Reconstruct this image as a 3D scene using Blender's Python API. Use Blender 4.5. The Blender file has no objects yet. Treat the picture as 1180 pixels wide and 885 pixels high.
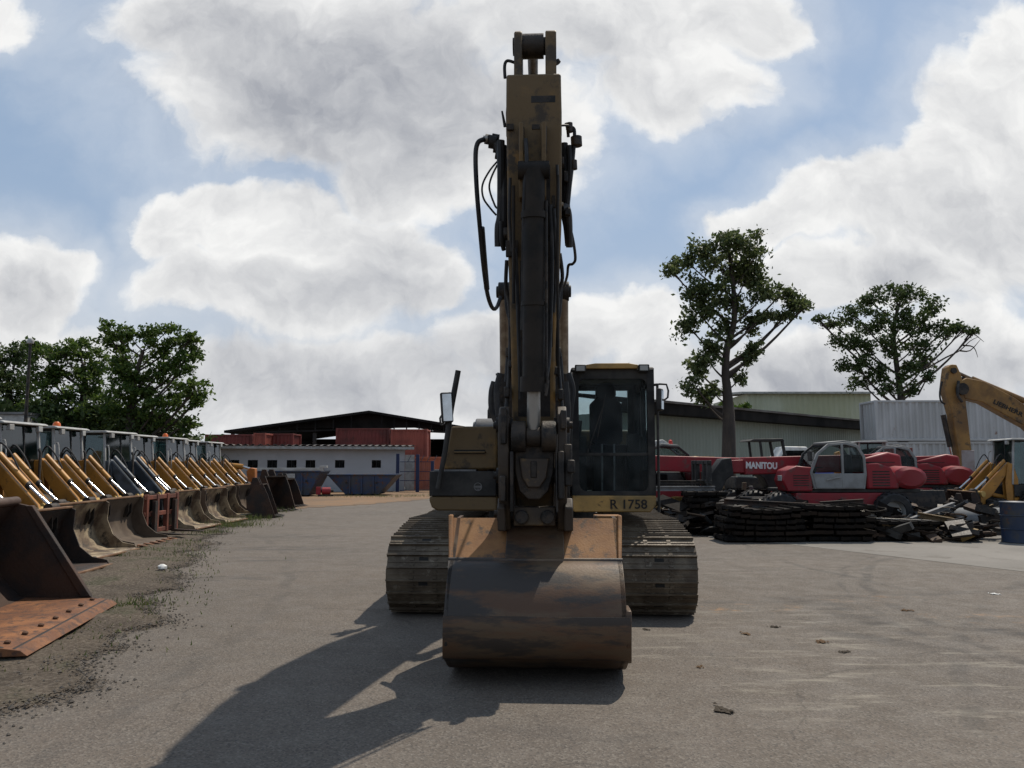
import bpy, bmesh, math, random
import numpy as np
from mathutils import Vector, Matrix
random.seed(7); RNG = np.random.default_rng(11)
scene = bpy.context.scene
COL = scene.collection
R = math.radians

# ------------------------------------------------------------------ camera, sky, sun, exposure
CAMH, PITCH, FPX = 1.7, math.atan(92.5/918), 918.0
cam = bpy.data.cameras.new('camera'); cam.lens = 28.0; cam.sensor_width = 36; cam.clip_end = 6000; cam.clip_start = .05
camo = bpy.data.objects.new('camera', cam); COL.objects.link(camo)
camo.location = (0, 0, CAMH); camo.rotation_euler = (math.pi/2 + PITCH, 0, 0); scene.camera = camo
SUN = Vector((.38, .51, 1)).normalized()
SUN_EL = math.asin(SUN.z); SUN_ROT = math.atan2(SUN.x, SUN.y)
SKY_STRENGTH = .10
sl = bpy.data.lights.new('sun', 'SUN'); sl.energy = 4.7; sl.angle = R(.5); sl.color = (1, .92, .80)
so = bpy.data.objects.new('sun', sl); COL.objects.link(so)
so.rotation_euler = SUN.to_track_quat('Z', 'Y').to_euler(); so.location = (20, 30, 60)
scene.view_settings.view_transform = 'Standard'; scene.view_settings.look = 'None'
scene.view_settings.gamma = 1; scene.view_settings.use_curve_mapping = False
scene.view_settings.exposure = -.20
scene.render.engine = 'CYCLES'
try:
    scene.cycles.use_denoising = True; scene.cycles.max_bounces = 6; scene.cycles.transparent_max_bounces = 16
    scene.cycles.sample_clamp_indirect = 6; scene.cycles.caustics_reflective = False; scene.cycles.caustics_refractive = False
except Exception: pass

def ray(px, py):
    c, s = math.cos(PITCH), math.sin(PITCH)
    a, b = (px-590)/FPX, (442.5-py)/FPX
    return Vector((a, c - s*b, s + c*b))
def at(px, py, Y):                      # point of the line of sight at distance Y in front
    d = ray(px, py); return Vector((0, 0, CAMH)) + d*(Y/d.y)
def G(px, py, z=0):                     # point of the line of sight on the ground
    d = ray(px, py); return Vector((0, 0, CAMH)) + d*((z-CAMH)/d.z)

def make_world():
    w = bpy.data.worlds.new('World'); scene.world = w; w.use_nodes = True
    nt = w.node_tree; nt.nodes.clear()
    N, Lk = nt.nodes.new, nt.links.new
    def put(s, v):
        if isinstance(v, bpy.types.NodeSocket): Lk(v, s)
        else: s.default_value = v
    def M(op, a, b=0., c=0., clamp=False):
        n = N('ShaderNodeMath'); n.operation = op; n.use_clamp = clamp
        put(n.inputs[0], a); put(n.inputs[1], b); put(n.inputs[2], c); return n.outputs[0]
    def V(op, a, b=(0,0,0), c=(0,0,0)):
        n = N('ShaderNodeVectorMath'); n.operation = op
        put(n.inputs[0], a); put(n.inputs[1], b)
        if op == 'MULTIPLY_ADD': put(n.inputs[2], c)
        return n.outputs['Value'] if op in ('LENGTH', 'DOT_PRODUCT') else n.outputs[0]
    def noise(vec, scale, detail, rough=.55, dist=0.):
        n = N('ShaderNodeTexNoise'); put(n.inputs['Vector'], vec); n.inputs['Scale'].default_value = scale
        n.inputs['Detail'].default_value = detail; n.inputs['Roughness'].default_value = rough; n.inputs['Distortion'].default_value = dist
        return n.outputs['Fac']
    def mr(v, a, b, c=0., d=1., smooth=True):
        n = N('ShaderNodeMapRange'); n.interpolation_type = 'SMOOTHSTEP' if smooth else 'LINEAR'
        put(n.inputs[0], v)
        for i, x in enumerate((a, b, c, d)): n.inputs[i+1].default_value = x
        return n.outputs[0]
    def mixc(f, a, b):
        n = N('ShaderNodeMix'); n.data_type = 'RGBA'; put(n.inputs[0], f); put(n.inputs[6], a); put(n.inputs[7], b); return n.outputs[2]
    tc = N('ShaderNodeTexCoord').outputs['Generated']
    sky = N('ShaderNodeTexSky'); sky.sky_type = 'NISHITA'; sky.sun_disc = False
    sky.sun_elevation = SUN_EL; sky.sun_rotation = SUN_ROT; sky.altitude = 100; sky.air_density = 1.0; sky.dust_density = 1.2; sky.ozone_density = 1.6
    sx = N('ShaderNodeSeparateXYZ'); Lk(tc, sx.inputs[0]); X, Y, Z = sx.outputs
    Yc = M('MAXIMUM', Y, .12)
    cb = N('ShaderNodeCombineXYZ'); put(cb.inputs[0], M('DIVIDE', X, Yc)); put(cb.inputs[1], M('DIVIDE', Z, Yc)); p = cb.outputs[0]
    # billows: the outline of every cloud is pushed about by layered noise
    wn = N('ShaderNodeTexNoise'); put(wn.inputs['Vector'], p); wn.inputs['Scale'].default_value = 6.5; wn.inputs['Detail'].default_value = 7; wn.inputs['Roughness'].default_value = .55
    pw = V('MULTIPLY_ADD', V('SUBTRACT', wn.outputs['Color'], (.5,.5,.5)), (.15,.13,0), p)
    blobs = [(380,80,270,140,1),(560,150,160,110,1),(250,20,170,70,1),(480,215,110,60,.9),(700,20,210,80,1),(770,95,140,60,.75),(860,20,95,60,.8),
             (205,255,62,54,1.05),(262,240,80,52,1.15),(330,258,95,62,1.2),(420,300,100,70,1.2),(482,318,70,55,1.1),(350,340,180,60,1.),(230,330,80,45,.8),
             (1140,215,120,170,1.15),(1050,245,120,90,1.1),(950,225,85,55,1),(880,255,80,36,1),(1000,320,150,55,1),(1170,70,60,90,1),(1110,150,70,60,.9),
             (15,335,85,80,1),(60,300,60,30,.7),(10,15,70,40,.5),
             (720,370,100,50,.9),(640,400,90,40,.8),(960,430,300,60,.8),(330,430,330,50,.75),(90,420,120,60,.6),(560,400,80,50,.7),(1120,420,120,80,.85),(520,470,600,40,.6)]
    f = None
    for (bx, by, rx, ry, wt) in blobs:
        d = ray(bx, by); cu, cv = d.x/d.y, d.z/d.y
        iu, iv = FPX/rx, FPX/ry
        q = V('MULTIPLY_ADD', pw, (iu, iv, 0), (-cu*iu, -cv*iv, 0))
        g = M('SUBTRACT', wt, M('MULTIPLY', V('LENGTH', q), wt))
        f = g if f is None else M('SMOOTH_MAX', f, g, .12)
    f = M('MAXIMUM', f, -1.)
    n1 = noise(pw, 6.0, 9, .57)
    n2 = noise(V('ADD', pw, (.016, .030, 0)), 6.0, 9, .57)
    dens = M('ADD', f, M('MULTIPLY', M('SUBTRACT', n1, .5), 1.05))
    cover = mr(dens, -.07, .30)
    thin = mr(dens, -.7, .25, 0., .36)
    gm = None
    for (bx, by, rx, ry, wt) in [(430,110,300,170,1.),(250,40,180,90,.7),(640,60,150,70,.5),(420,350,190,55,.75),(1020,330,190,50,.45),(1150,250,110,90,.4),(20,345,90,50,.5),(330,435,700,85,.8),(900,445,700,70,.75),(350,330,120,30,.5),(460,290,70,40,.35)]:
        d = ray(bx, by); q = V('MULTIPLY_ADD', pw, (FPX/rx, FPX/ry, 0), (-d.x/d.y*FPX/rx, -d.z/d.y*FPX/ry, 0))
        g = M('MULTIPLY', mr(V('LENGTH', q), 1.05, .2), wt); gm = g if gm is None else M('MAXIMUM', gm, g)
    emboss = M('MULTIPLY', M('SUBTRACT', n1, n2), 1.5)
    n3 = noise(pw, 15., 6, .6); n4 = noise(V('ADD', pw, (.006, .014, 0)), 15., 6, .6)
    emboss = M('ADD', emboss, M('MULTIPLY', M('SUBTRACT', n3, n4), .5))
    rim = mr(dens, .05, .65, .22, 0.)
    soft = noise(p, 3.2, 5, .55)
    shade = M('ADD', M('ADD', M('SUBTRACT', .74, M('MULTIPLY', gm, .60)), M('ADD', rim, M('MULTIPLY', M('SUBTRACT', soft, .5), .42))), emboss, clamp=True)
    cl = mixc(shade, (4.3, 4.5, 5.0, 1), (10.6, 10.6, 10.5, 1))
    front = mr(Y, .12, .4)
    # everywhere else a few broken clouds
    nb = noise(V('MULTIPLY', tc, (1, 1, 2.2)), 2.4, 6, .55)
    back = M('MULTIPLY', mr(nb, .50, .68), .6)
    cov = M('MAXIMUM', M('MULTIPLY', M('MAXIMUM', cover, thin), front), M('MULTIPLY', back, M('SUBTRACT', 1., front)))
    up = mr(Z, -.02, .05)
    hz = M('MULTIPLY', mr(Z, .36, .02), .8)
    blue = mixc(.66, sky.outputs[0], (4.3, 5.8, 7.9, 1))
    base = mixc(hz, blue, (6.6, 7.1, 7.9, 1))
    fin = mixc(M('MULTIPLY', cov, up), base, cl)
    bg = N('ShaderNodeBackground'); bg.inputs['Strength'].default_value = SKY_STRENGTH; Lk(fin, bg.inputs['Color'])
    out = N('ShaderNodeOutputWorld'); Lk(bg.outputs[0], out.inputs['Surface'])
    try: w.cycles.sampling_method = 'MANUAL'; w.cycles.sample_map_resolution = 512
    except Exception: pass
make_world()

# ------------------------------------------------------------------ materials
MATS = {}
def mat(name, col, rough=.65, metal=0., col2=None, amt=.5, scale=3., col3=None, amt3=.35, scale3=7., bump=.0, bscale=40., stretch=(1,1,1), spec=.35, coord='Object'):
    if name in MATS: return MATS[name]
    m = bpy.data.materials.new(name); m.use_nodes = True; nt = m.node_tree; N, Lk = nt.nodes.new, nt.links.new
    b = nt.nodes['Principled BSDF']; b.inputs['Roughness'].default_value = rough; b.inputs['Metallic'].default_value = metal
    b.inputs['Specular IOR Level'].default_value = spec
    tc = N('ShaderNodeTexCoord'); mp = N('ShaderNodeMapping'); mp.inputs['Scale'].default_value = stretch
    Lk(tc.outputs[coord], mp.inputs[0]); vec = mp.outputs[0]
    def noise(s, d=6, r=.6):
        n = N('ShaderNodeTexNoise'); n.inputs['Scale'].default_value = s; n.inputs['Detail'].default_value = d; n.inputs['Roughness'].default_value = r
        Lk(vec, n.inputs['Vector']); return n.outputs['Fac']
    def thr(v, a, w):
        n = N('ShaderNodeMapRange'); n.interpolation_type = 'SMOOTHSTEP'; Lk(v, n.inputs[0])
        n.inputs[1].default_value = a-w; n.inputs[2].default_value = a+w; return n.outputs[0]
    def mix(f, a, bcol):
        n = N('ShaderNodeMix'); n.data_type = 'RGBA'; Lk(f, n.inputs[0])
        if isinstance(a, bpy.types.NodeSocket): Lk(a, n.inputs[6])
        else: n.inputs[6].default_value = (*a, 1)
        n.inputs[7].default_value = (*bcol, 1); return n.outputs[2]
    c = None
    # slight drift of the base tone so no surface is one flat colour
    c = mix(noise(scale*.7, 3), tuple(x*1.12 for x in col), tuple(x*.82 for x in col))
    if col2: c = mix(thr(noise(scale), 1-.5*amt-.25, .12), c, col2)
    if col3: c = mix(thr(noise(scale3, 8, .7), 1-.5*amt3-.25, .06), c, col3)
    Lk(c, b.inputs['Base Color'])
    rn = N('ShaderNodeMapRange'); Lk(noise(scale*2.3, 4), rn.inputs[0]); rn.inputs[3].default_value = max(.05, rough-.16); rn.inputs[4].default_value = min(1, rough+.16)
    Lk(rn.outputs[0], b.inputs['Roughness'])
    if bump:
        bp = N('ShaderNodeBump'); bp.inputs['Strength'].default_value = bump; bp.inputs['Distance'].default_value = .02
        Lk(noise(bscale, 5), bp.inputs['Height']); Lk(bp.outputs[0], b.inputs['Normal'])
    MATS[name] = m; return m
def glass(name, tint, refl=.18, film=0, filmc=(.30,.31,.30), back=True):
    if name in MATS: return MATS[name]
    m = bpy.data.materials.new(name); m.use_nodes = True; nt = m.node_tree; nt.nodes.clear(); N, Lk = nt.nodes.new, nt.links.new
    t = N('ShaderNodeBsdfTransparent'); t.inputs[0].default_value = (*tint, 1)
    g = N('ShaderNodeBsdfGlossy'); g.inputs['Roughness'].default_value = .05; g.inputs[0].default_value = (.9,.95,1,1)
    d = N('ShaderNodeBsdfTranslucent' if film and back else 'ShaderNodeBsdfDiffuse'); d.inputs[0].default_value = (*filmc, 1)
    lw = N('ShaderNodeLayerWeight'); lw.inputs[0].default_value = refl
    tc = N('ShaderNodeTexCoord'); n = N('ShaderNodeTexNoise'); n.inputs['Scale'].default_value = 5; n.inputs['Detail'].default_value = 7; Lk(tc.outputs['Object'], n.inputs[0])
    r = N('ShaderNodeMapRange'); Lk(n.outputs[0], r.inputs[0]); r.inputs[1].default_value = .4; r.inputs[2].default_value = .8; r.inputs[3].default_value = .01+film; r.inputs[4].default_value = .09+film*1.4
    m1 = N('ShaderNodeMixShader'); Lk(r.outputs[0], m1.inputs[0]); Lk(t.outputs[0], m1.inputs[1]); Lk(d.outputs[0], m1.inputs[2])
    m2 = N('ShaderNodeMixShader'); Lk(lw.outputs['Fresnel'], m2.inputs[0]); Lk(m1.outputs[0], m2.inputs[1]); Lk(g.outputs[0], m2.inputs[2])
    o = N('ShaderNodeOutputMaterial'); Lk(m2.outputs[0], o.inputs[0]); MATS[name] = m; return m
def leafmat(name, c1, c2, trans=.35):
    m = bpy.data.materials.new(name); m.use_nodes = True; nt = m.node_tree; nt.nodes.clear(); N, Lk = nt.nodes.new, nt.links.new
    ge = N('ShaderNodeNewGeometry'); mx = N('ShaderNodeMix'); mx.data_type = 'RGBA'; Lk(ge.outputs['Random Per Island'], mx.inputs[0])
    mx.inputs[6].default_value = (*c1, 1); mx.inputs[7].default_value = (*c2, 1)
    d = N('ShaderNodeBsdfPrincipled'); d.inputs['Roughness'].default_value = .55; d.inputs['Specular IOR Level'].default_value = .25; Lk(mx.outputs[2], d.inputs['Base Color'])
    t = N('ShaderNodeBsdfTranslucent'); Lk(mx.outputs[2], t.inputs[0])
    m2 = N('ShaderNodeMixShader'); m2.inputs[0].default_value = trans; Lk(d.outputs[0], m2.inputs[1]); Lk(t.outputs[0], m2.inputs[2])
    o = N('ShaderNodeOutputMaterial'); Lk(m2.outputs[0], o.inputs[0]); return m

RUST = (.10,.042,.02); GRIME = (.030,.026,.022)
YEL = mat('worn yellow paint', (.34,.185,.048), .6, 0, (.13,.085,.038), .75, 1.7, (.05,.037,.024), .34, 3.2, .1, 30)
YELP = mat('pale yellow paint', (.46,.275,.085), .5, 0, (.22,.15,.06), .5, 2.2, GRIME, .25, 8, .05, 30)
TLBY = mat('loader orange yellow paint', (.46,.215,.038), .45, 0, (.32,.15,.03), .5, 2., (.12,.065,.03), .24, 7, .05, 30)
BLACKP = mat('black paint', (.016,.015,.014), .65, 0, (.04,.037,.033), .5, 3, None, 0, 0, .05, 40)
CABF = mat('dull black cab frame', (.016,.016,.016), .7, 0, (.045,.042,.037), .5, 4, None, 0, 0, .05, 40)
DSTEEL = mat('dark greasy steel', (.024,.0205,.018), .55, .15, (.055,.040,.028), .45, 3.5, (.012,.011,.01), .4, 8, .25, 35)
TRACKM = mat('worn track steel', (.16,.127,.088), .55, .15, (.085,.064,.043), .6, 3, (.22,.185,.14), .25, 11, .3, 50)
GREASY = mat('greasy worn yellow', (.10,.066,.030), .55, 0, (.045,.033,.024), .6, 2.5, (.16,.10,.04), .25, 4, .15, 30)
RUBBER = mat('black rubber', (.018,.018,.019), .6, 0, (.05,.045,.04), .35, 5)
CHROME = mat('chrome rod', (.62,.62,.62), .16, 1., (.4,.39,.37), .4, 4)
RODB = mat('dusty piston rod', (.30,.235,.16), .38, .5, (.16,.11,.07), .5, 5)
PIPE = mat('bare steel pipe', (.30,.28,.25), .4, .6)
ORUST = mat('orange primer and rust', (.27,.135,.052), .75, 0, (.19,.088,.036), .55, 2.2, (.09,.06,.04), .35, 5, .2, 60)
BUCK = mat('scraped bucket steel', (.13,.092,.058), .48, .2, (.095,.052,.030), .55, 1.8, (.043,.036,.031), .52, 1.7, .10, 60, (.7,1,2.8))
BDARK = mat('black rusty bucket steel', (.028,.022,.019), .7, .1, (.06,.032,.02), .45, 2, None, 0, 0, .3, 30)
LIPR = mat('bright rust', (.25,.105,.04), .75, 0, (.14,.058,.026), .6, 3, (.08,.04,.025), .4, 9, .3, 40)
TIMB = mat('tan bucket steel', (.36,.285,.185), .6, .1, (.11,.075,.05), .55, 2.2, (.045,.038,.03), .35, 5, .25, 35)
GREYP = mat('grey paint', (.19,.19,.19), .5, 0, (.12,.115,.11), .5, 3, (.05,.045,.04), .2, 7)
LGREY = mat('pale grey paint', (.42,.42,.40), .5, 0, (.30,.29,.27), .5, 3, (.12,.1,.08), .2, 7)
WHITE = mat('off white paint', (.72,.71,.67), .5, 0, (.5,.48,.43), .4, 3)
BLUEG = mat('slate grey paint', (.075,.09,.11), .45, 0, (.04,.045,.05), .5, 3)
REDP = mat('red paint', (.27,.015,.022), .5, 0, (.22,.02,.024), .55, 1.6, (.13,.05,.045), .3, 4)
MAROON = mat('maroon container paint', (.17,.035,.028), .6, 0, (.10,.025,.02), .5, .8, (.06,.03,.02), .25, 3)
BRICKR = mat('brick red container paint', (.30,.075,.05), .6, 0, (.2,.05,.035), .5, .8)
BLUEP = mat('faded navy paint', (.028,.05,.105), .55, 0, (.05,.055,.065), .5, 1.8, RUST, .32, 5)
BLUEF = mat('blue fence paint', (.014,.024,.07), .6)
WALLG = mat('grey painted plaster', (.44,.445,.455), .85, 0, (.38,.385,.39), .5, .5, (.27,.26,.25), .2, 1.2, .1, 20)
SHEET = mat('pale green sheet', (.25,.275,.23), .6, 0, (.20,.22,.18), .5, .35, (.2,.2,.16), .2, 1.1, 0, 1, (1,1,.25))
SHEETY = mat('pale yellow green sheet', (.50,.52,.39), .6, 0, (.40,.41,.27), .5, .25, None, 0, 0, 0, 1, (1,1,.2))
WCONT = mat('white container paint', (.47,.465,.46), .6, 0, (.39,.385,.375), .5, .6, (.20,.10,.06), .16, 1.6, 0, 1, (1,1,.5))
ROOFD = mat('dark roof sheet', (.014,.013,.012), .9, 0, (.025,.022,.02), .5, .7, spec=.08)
ROOFB = mat('weathered roof sheet', (.16,.145,.13), .7, 0, (.09,.07,.055), .5, .8)
BARK = mat('bark', (.075,.058,.045), .9, 0, (.045,.036,.03), .55, 3, None, 0, 0, .6, 14, (1,1,.35))
PIPEC = mat('grey concrete pipe', (.17,.175,.18), .8, 0, (.12,.12,.115), .5, 2)
DARKIN = mat('dark interior', (.02,.019,.018), .9)
SEATM = mat('dark seat cloth', (.014,.014,.017), .9)
BEACON = mat('orange beacon', (.6,.12,.02), .3)
MARK = mat('dark stencil paint', (.02,.018,.016), .7)
WLET = mat('white lettering paint', (.7,.68,.66), .6)
GLASSC = glass('cab glass', (.80,.86,.87), .10)
GLASST = glass('green tinted glass', (.42,.58,.56), .40, .03, (.30,.42,.40), False)
GLASSW = glass('dusty tinted windscreen glass', (.45,.62,.62), .45, .42, (.40,.60,.56))
MIRR = mat('mirror glass', (.55,.58,.6), .08, 1.)
LENS = mat('lamp lens', (.35,.35,.33), .2)

# ------------------------------------------------------------------ mesh helpers
class MB:
    def __init__(s): s.v, s.f, s.m, s.mats = [], [], [], []
    def mi(s, m):
        if m not in s.mats: s.mats.append(m)
        return s.mats.index(m)
    def add(s, vs, fs, m):
        o = len(s.v); s.v += [tuple(v) for v in vs]; k = s.mi(m)
        for f in fs: s.f.append(tuple(i+o for i in f)); s.m.append(k)
        return s
    def box(s, x0, x1, y0, y1, z0, z1, m, M=None):
        vs = [Vector((x, y, z)) for z in (z0, z1) for y in (y0, y1) for x in (x0, x1)]
        if M is not None: vs = [M @ v for v in vs]
        return s.add(vs, [(0,2,3,1),(4,5,7,6),(0,1,5,4),(2,6,7,3),(0,4,6,2),(1,3,7,5)], m)
    def prism(s, pts, a0, a1, m, axis='x'):
        f = {'x': lambda a, p: (a, p[0], p[1]), 'y': lambda a, p: (p[0], a, p[1]), 'z': lambda a, p: (p[0], p[1], a)}[axis]
        n = len(pts); vs = [f(a0, p) for p in pts] + [f(a1, p) for p in pts]
        fs = [tuple(range(n))[::-1], tuple(range(n, 2*n))] + [(i, (i+1) % n, n+(i+1) % n, n+i) for i in range(n)]
        return s.add(vs, fs, m)
    def loft(s, rings, m, caps=True, closed=True):
        n = len(rings[0]); vs = [p for r in rings for p in r]; fs = []
        for k in range(len(rings)-1):
            for i in range(n if closed else n-1):
                j = (i+1) % n; fs.append((k*n+i, k*n+j, (k+1)*n+j, (k+1)*n+i))
        if caps: fs += [tuple(range(n))[::-1], tuple(range((len(rings)-1)*n, len(rings)*n))]
        return s.add(vs, fs, m)
    def tube(s, pts, r, m, n=8, smooth=0):
        pts = [Vector(p) for p in pts]
        rs = list(r) if isinstance(r, (list, tuple)) else [r]*len(pts)
        if smooth:
            P, Q = [], []
            for i in range(len(pts)-1):
                p0, p1, p2, p3 = pts[max(i-1,0)], pts[i], pts[i+1], pts[min(i+2, len(pts)-1)]
                for k in range(smooth):
                    t = k/smooth
                    P.append(.5*((2*p1)+(p2-p0)*t+(2*p0-5*p1+4*p2-p3)*t*t+(3*p1-p0-3*p2+p3)*t**3)); Q.append(rs[i]+(rs[i+1]-rs[i])*t)
            P.append(pts[-1]); Q.append(rs[-1]); pts, rs = P, Q
        rings, prev = [], None
        for i, p in enumerate(pts):
            d = (pts[min(i+1, len(pts)-1)] - pts[max(i-1, 0)]).normalized()
            if prev is None:
                a = Vector((1,0,0)) if abs(d.x) < .8 else Vector((0,1,0)); u = d.cross(a).normalized()
            else: u = (prev - d*prev.dot(d)).normalized()
            prev = u; w = d.cross(u)
            rings.append([p + (u*math.cos(2*math.pi*k/n) + w*math.sin(2*math.pi*k/n))*rs[i] for k in range(n)])
        return s.loft(rings, m)
    def cyl(s, p0, p1, r, m, r1=None, n=18): return s.tube([p0, p1], [r, r if r1 is None else r1], m, n)
    def ring(s, c, ax, ro, ri, h, m, n=24):   # flat washer / tyre-like ring about axis 'x' or 'y'
        prof = [(ri, -h/2), (ro, -h/2), (ro, h/2), (ri, h/2)]
        return s.lathe(c, ax, prof, m, n)
    def lathe(s, c, ax, prof, m, n=24):
        rings = []
        for k in range(n):
            a = 2*math.pi*k/n; ca, sa = math.cos(a), math.sin(a)
            if ax == 'y': rings.append([(c[0]+r*ca, c[1]+h, c[2]+r*sa) for r, h in prof])
            elif ax == 'x': rings.append([(c[0]+h, c[1]+r*ca, c[2]+r*sa) for r, h in prof])
            else: rings.append([(c[0]+r*ca, c[1]+r*sa, c[2]+h) for r, h in prof])
        n_ = len(prof); vs = [p for r in rings for p in r]; fs = []
        for k in range(n):
            for i in range(n_):
                j = (i+1) % n_; q = (k+1) % n; fs.append((k*n_+i, k*n_+j, q*n_+j, q*n_+i))
        return s.add(vs, fs, m)
    def build(s, name, parent=None, bevel=0, smooth=True, ang=38, fix=True):
        me = bpy.data.meshes.new(name); me.from_pydata(s.v, [], s.f)
        for m in s.mats: me.materials.append(m)
        me.polygons.foreach_set('material_index', s.m)
        if fix:
            bm = bmesh.new(); bm.from_mesh(me); bmesh.ops.recalc_face_normals(bm, faces=bm.faces); bm.to_mesh(me); bm.free()
        if smooth:
            me.shade_smooth(); me.set_sharp_from_angle(angle=R(ang))
        o = bpy.data.objects.new(name, me); COL.objects.link(o)
        if parent: o.parent = parent
        if bevel:
            b = o.modifiers.new('bevel', 'BEVEL'); b.width = bevel; b.segments = 2; b.limit_method = 'ANGLE'; b.angle_limit = R(40)
        return o
def tag(o, label=None, cat=None, group=None, kind=None):
    for k, v in (('label', label), ('category', cat), ('group', group), ('kind', kind)):
        if v: o[k] = v
    return o
def thing(name, label, cat, loc=(0,0,0), rz=0, group=None):
    o = bpy.data.objects.new(name, None); COL.objects.link(o); o.location = loc; o.rotation_euler = (0, 0, rz); o.empty_display_size = .3
    return tag(o, label, cat, group)
KIDS = {}
def dup(o, loc=None, rz=None, label=None, group=None, parent=None, skip=(), swap=None):
    c = o.copy(); COL.objects.link(c)
    if parent: c.parent = parent
    if loc is not None: c.location = loc
    if rz is not None: c.rotation_euler = (0, 0, rz)
    if label: c['label'] = label
    if group: c['group'] = group
    for ch in [k for k in bpy.data.objects if k.parent == o]:
        if ch.name.split('.')[0] not in skip: dup(ch, parent=c)
    return c
def text(body, size, M, m, name, parent=None, ext=.004, sx=1., bold=.0):
    cu = bpy.data.curves.new(name, 'FONT'); cu.body = body; cu.size = size; cu.extrude = ext; cu.offset = bold
    cu.align_x = 'CENTER'; cu.align_y = 'CENTER'
    tmp = bpy.data.objects.new(name, cu); me = bpy.data.meshes.new_from_object(tmp); bpy.data.objects.remove(tmp); me.materials.clear(); me.materials.append(m)
    o = bpy.data.objects.new(name, me); COL.objects.link(o)
    if parent: o.parent = parent
    o.matrix_local = M @ Matrix.Diagonal((sx, 1, 1, 1)); return o
FACE_Y = Matrix.Rotation(math.pi/2, 4, 'X')            # lettering that faces -y

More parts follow.
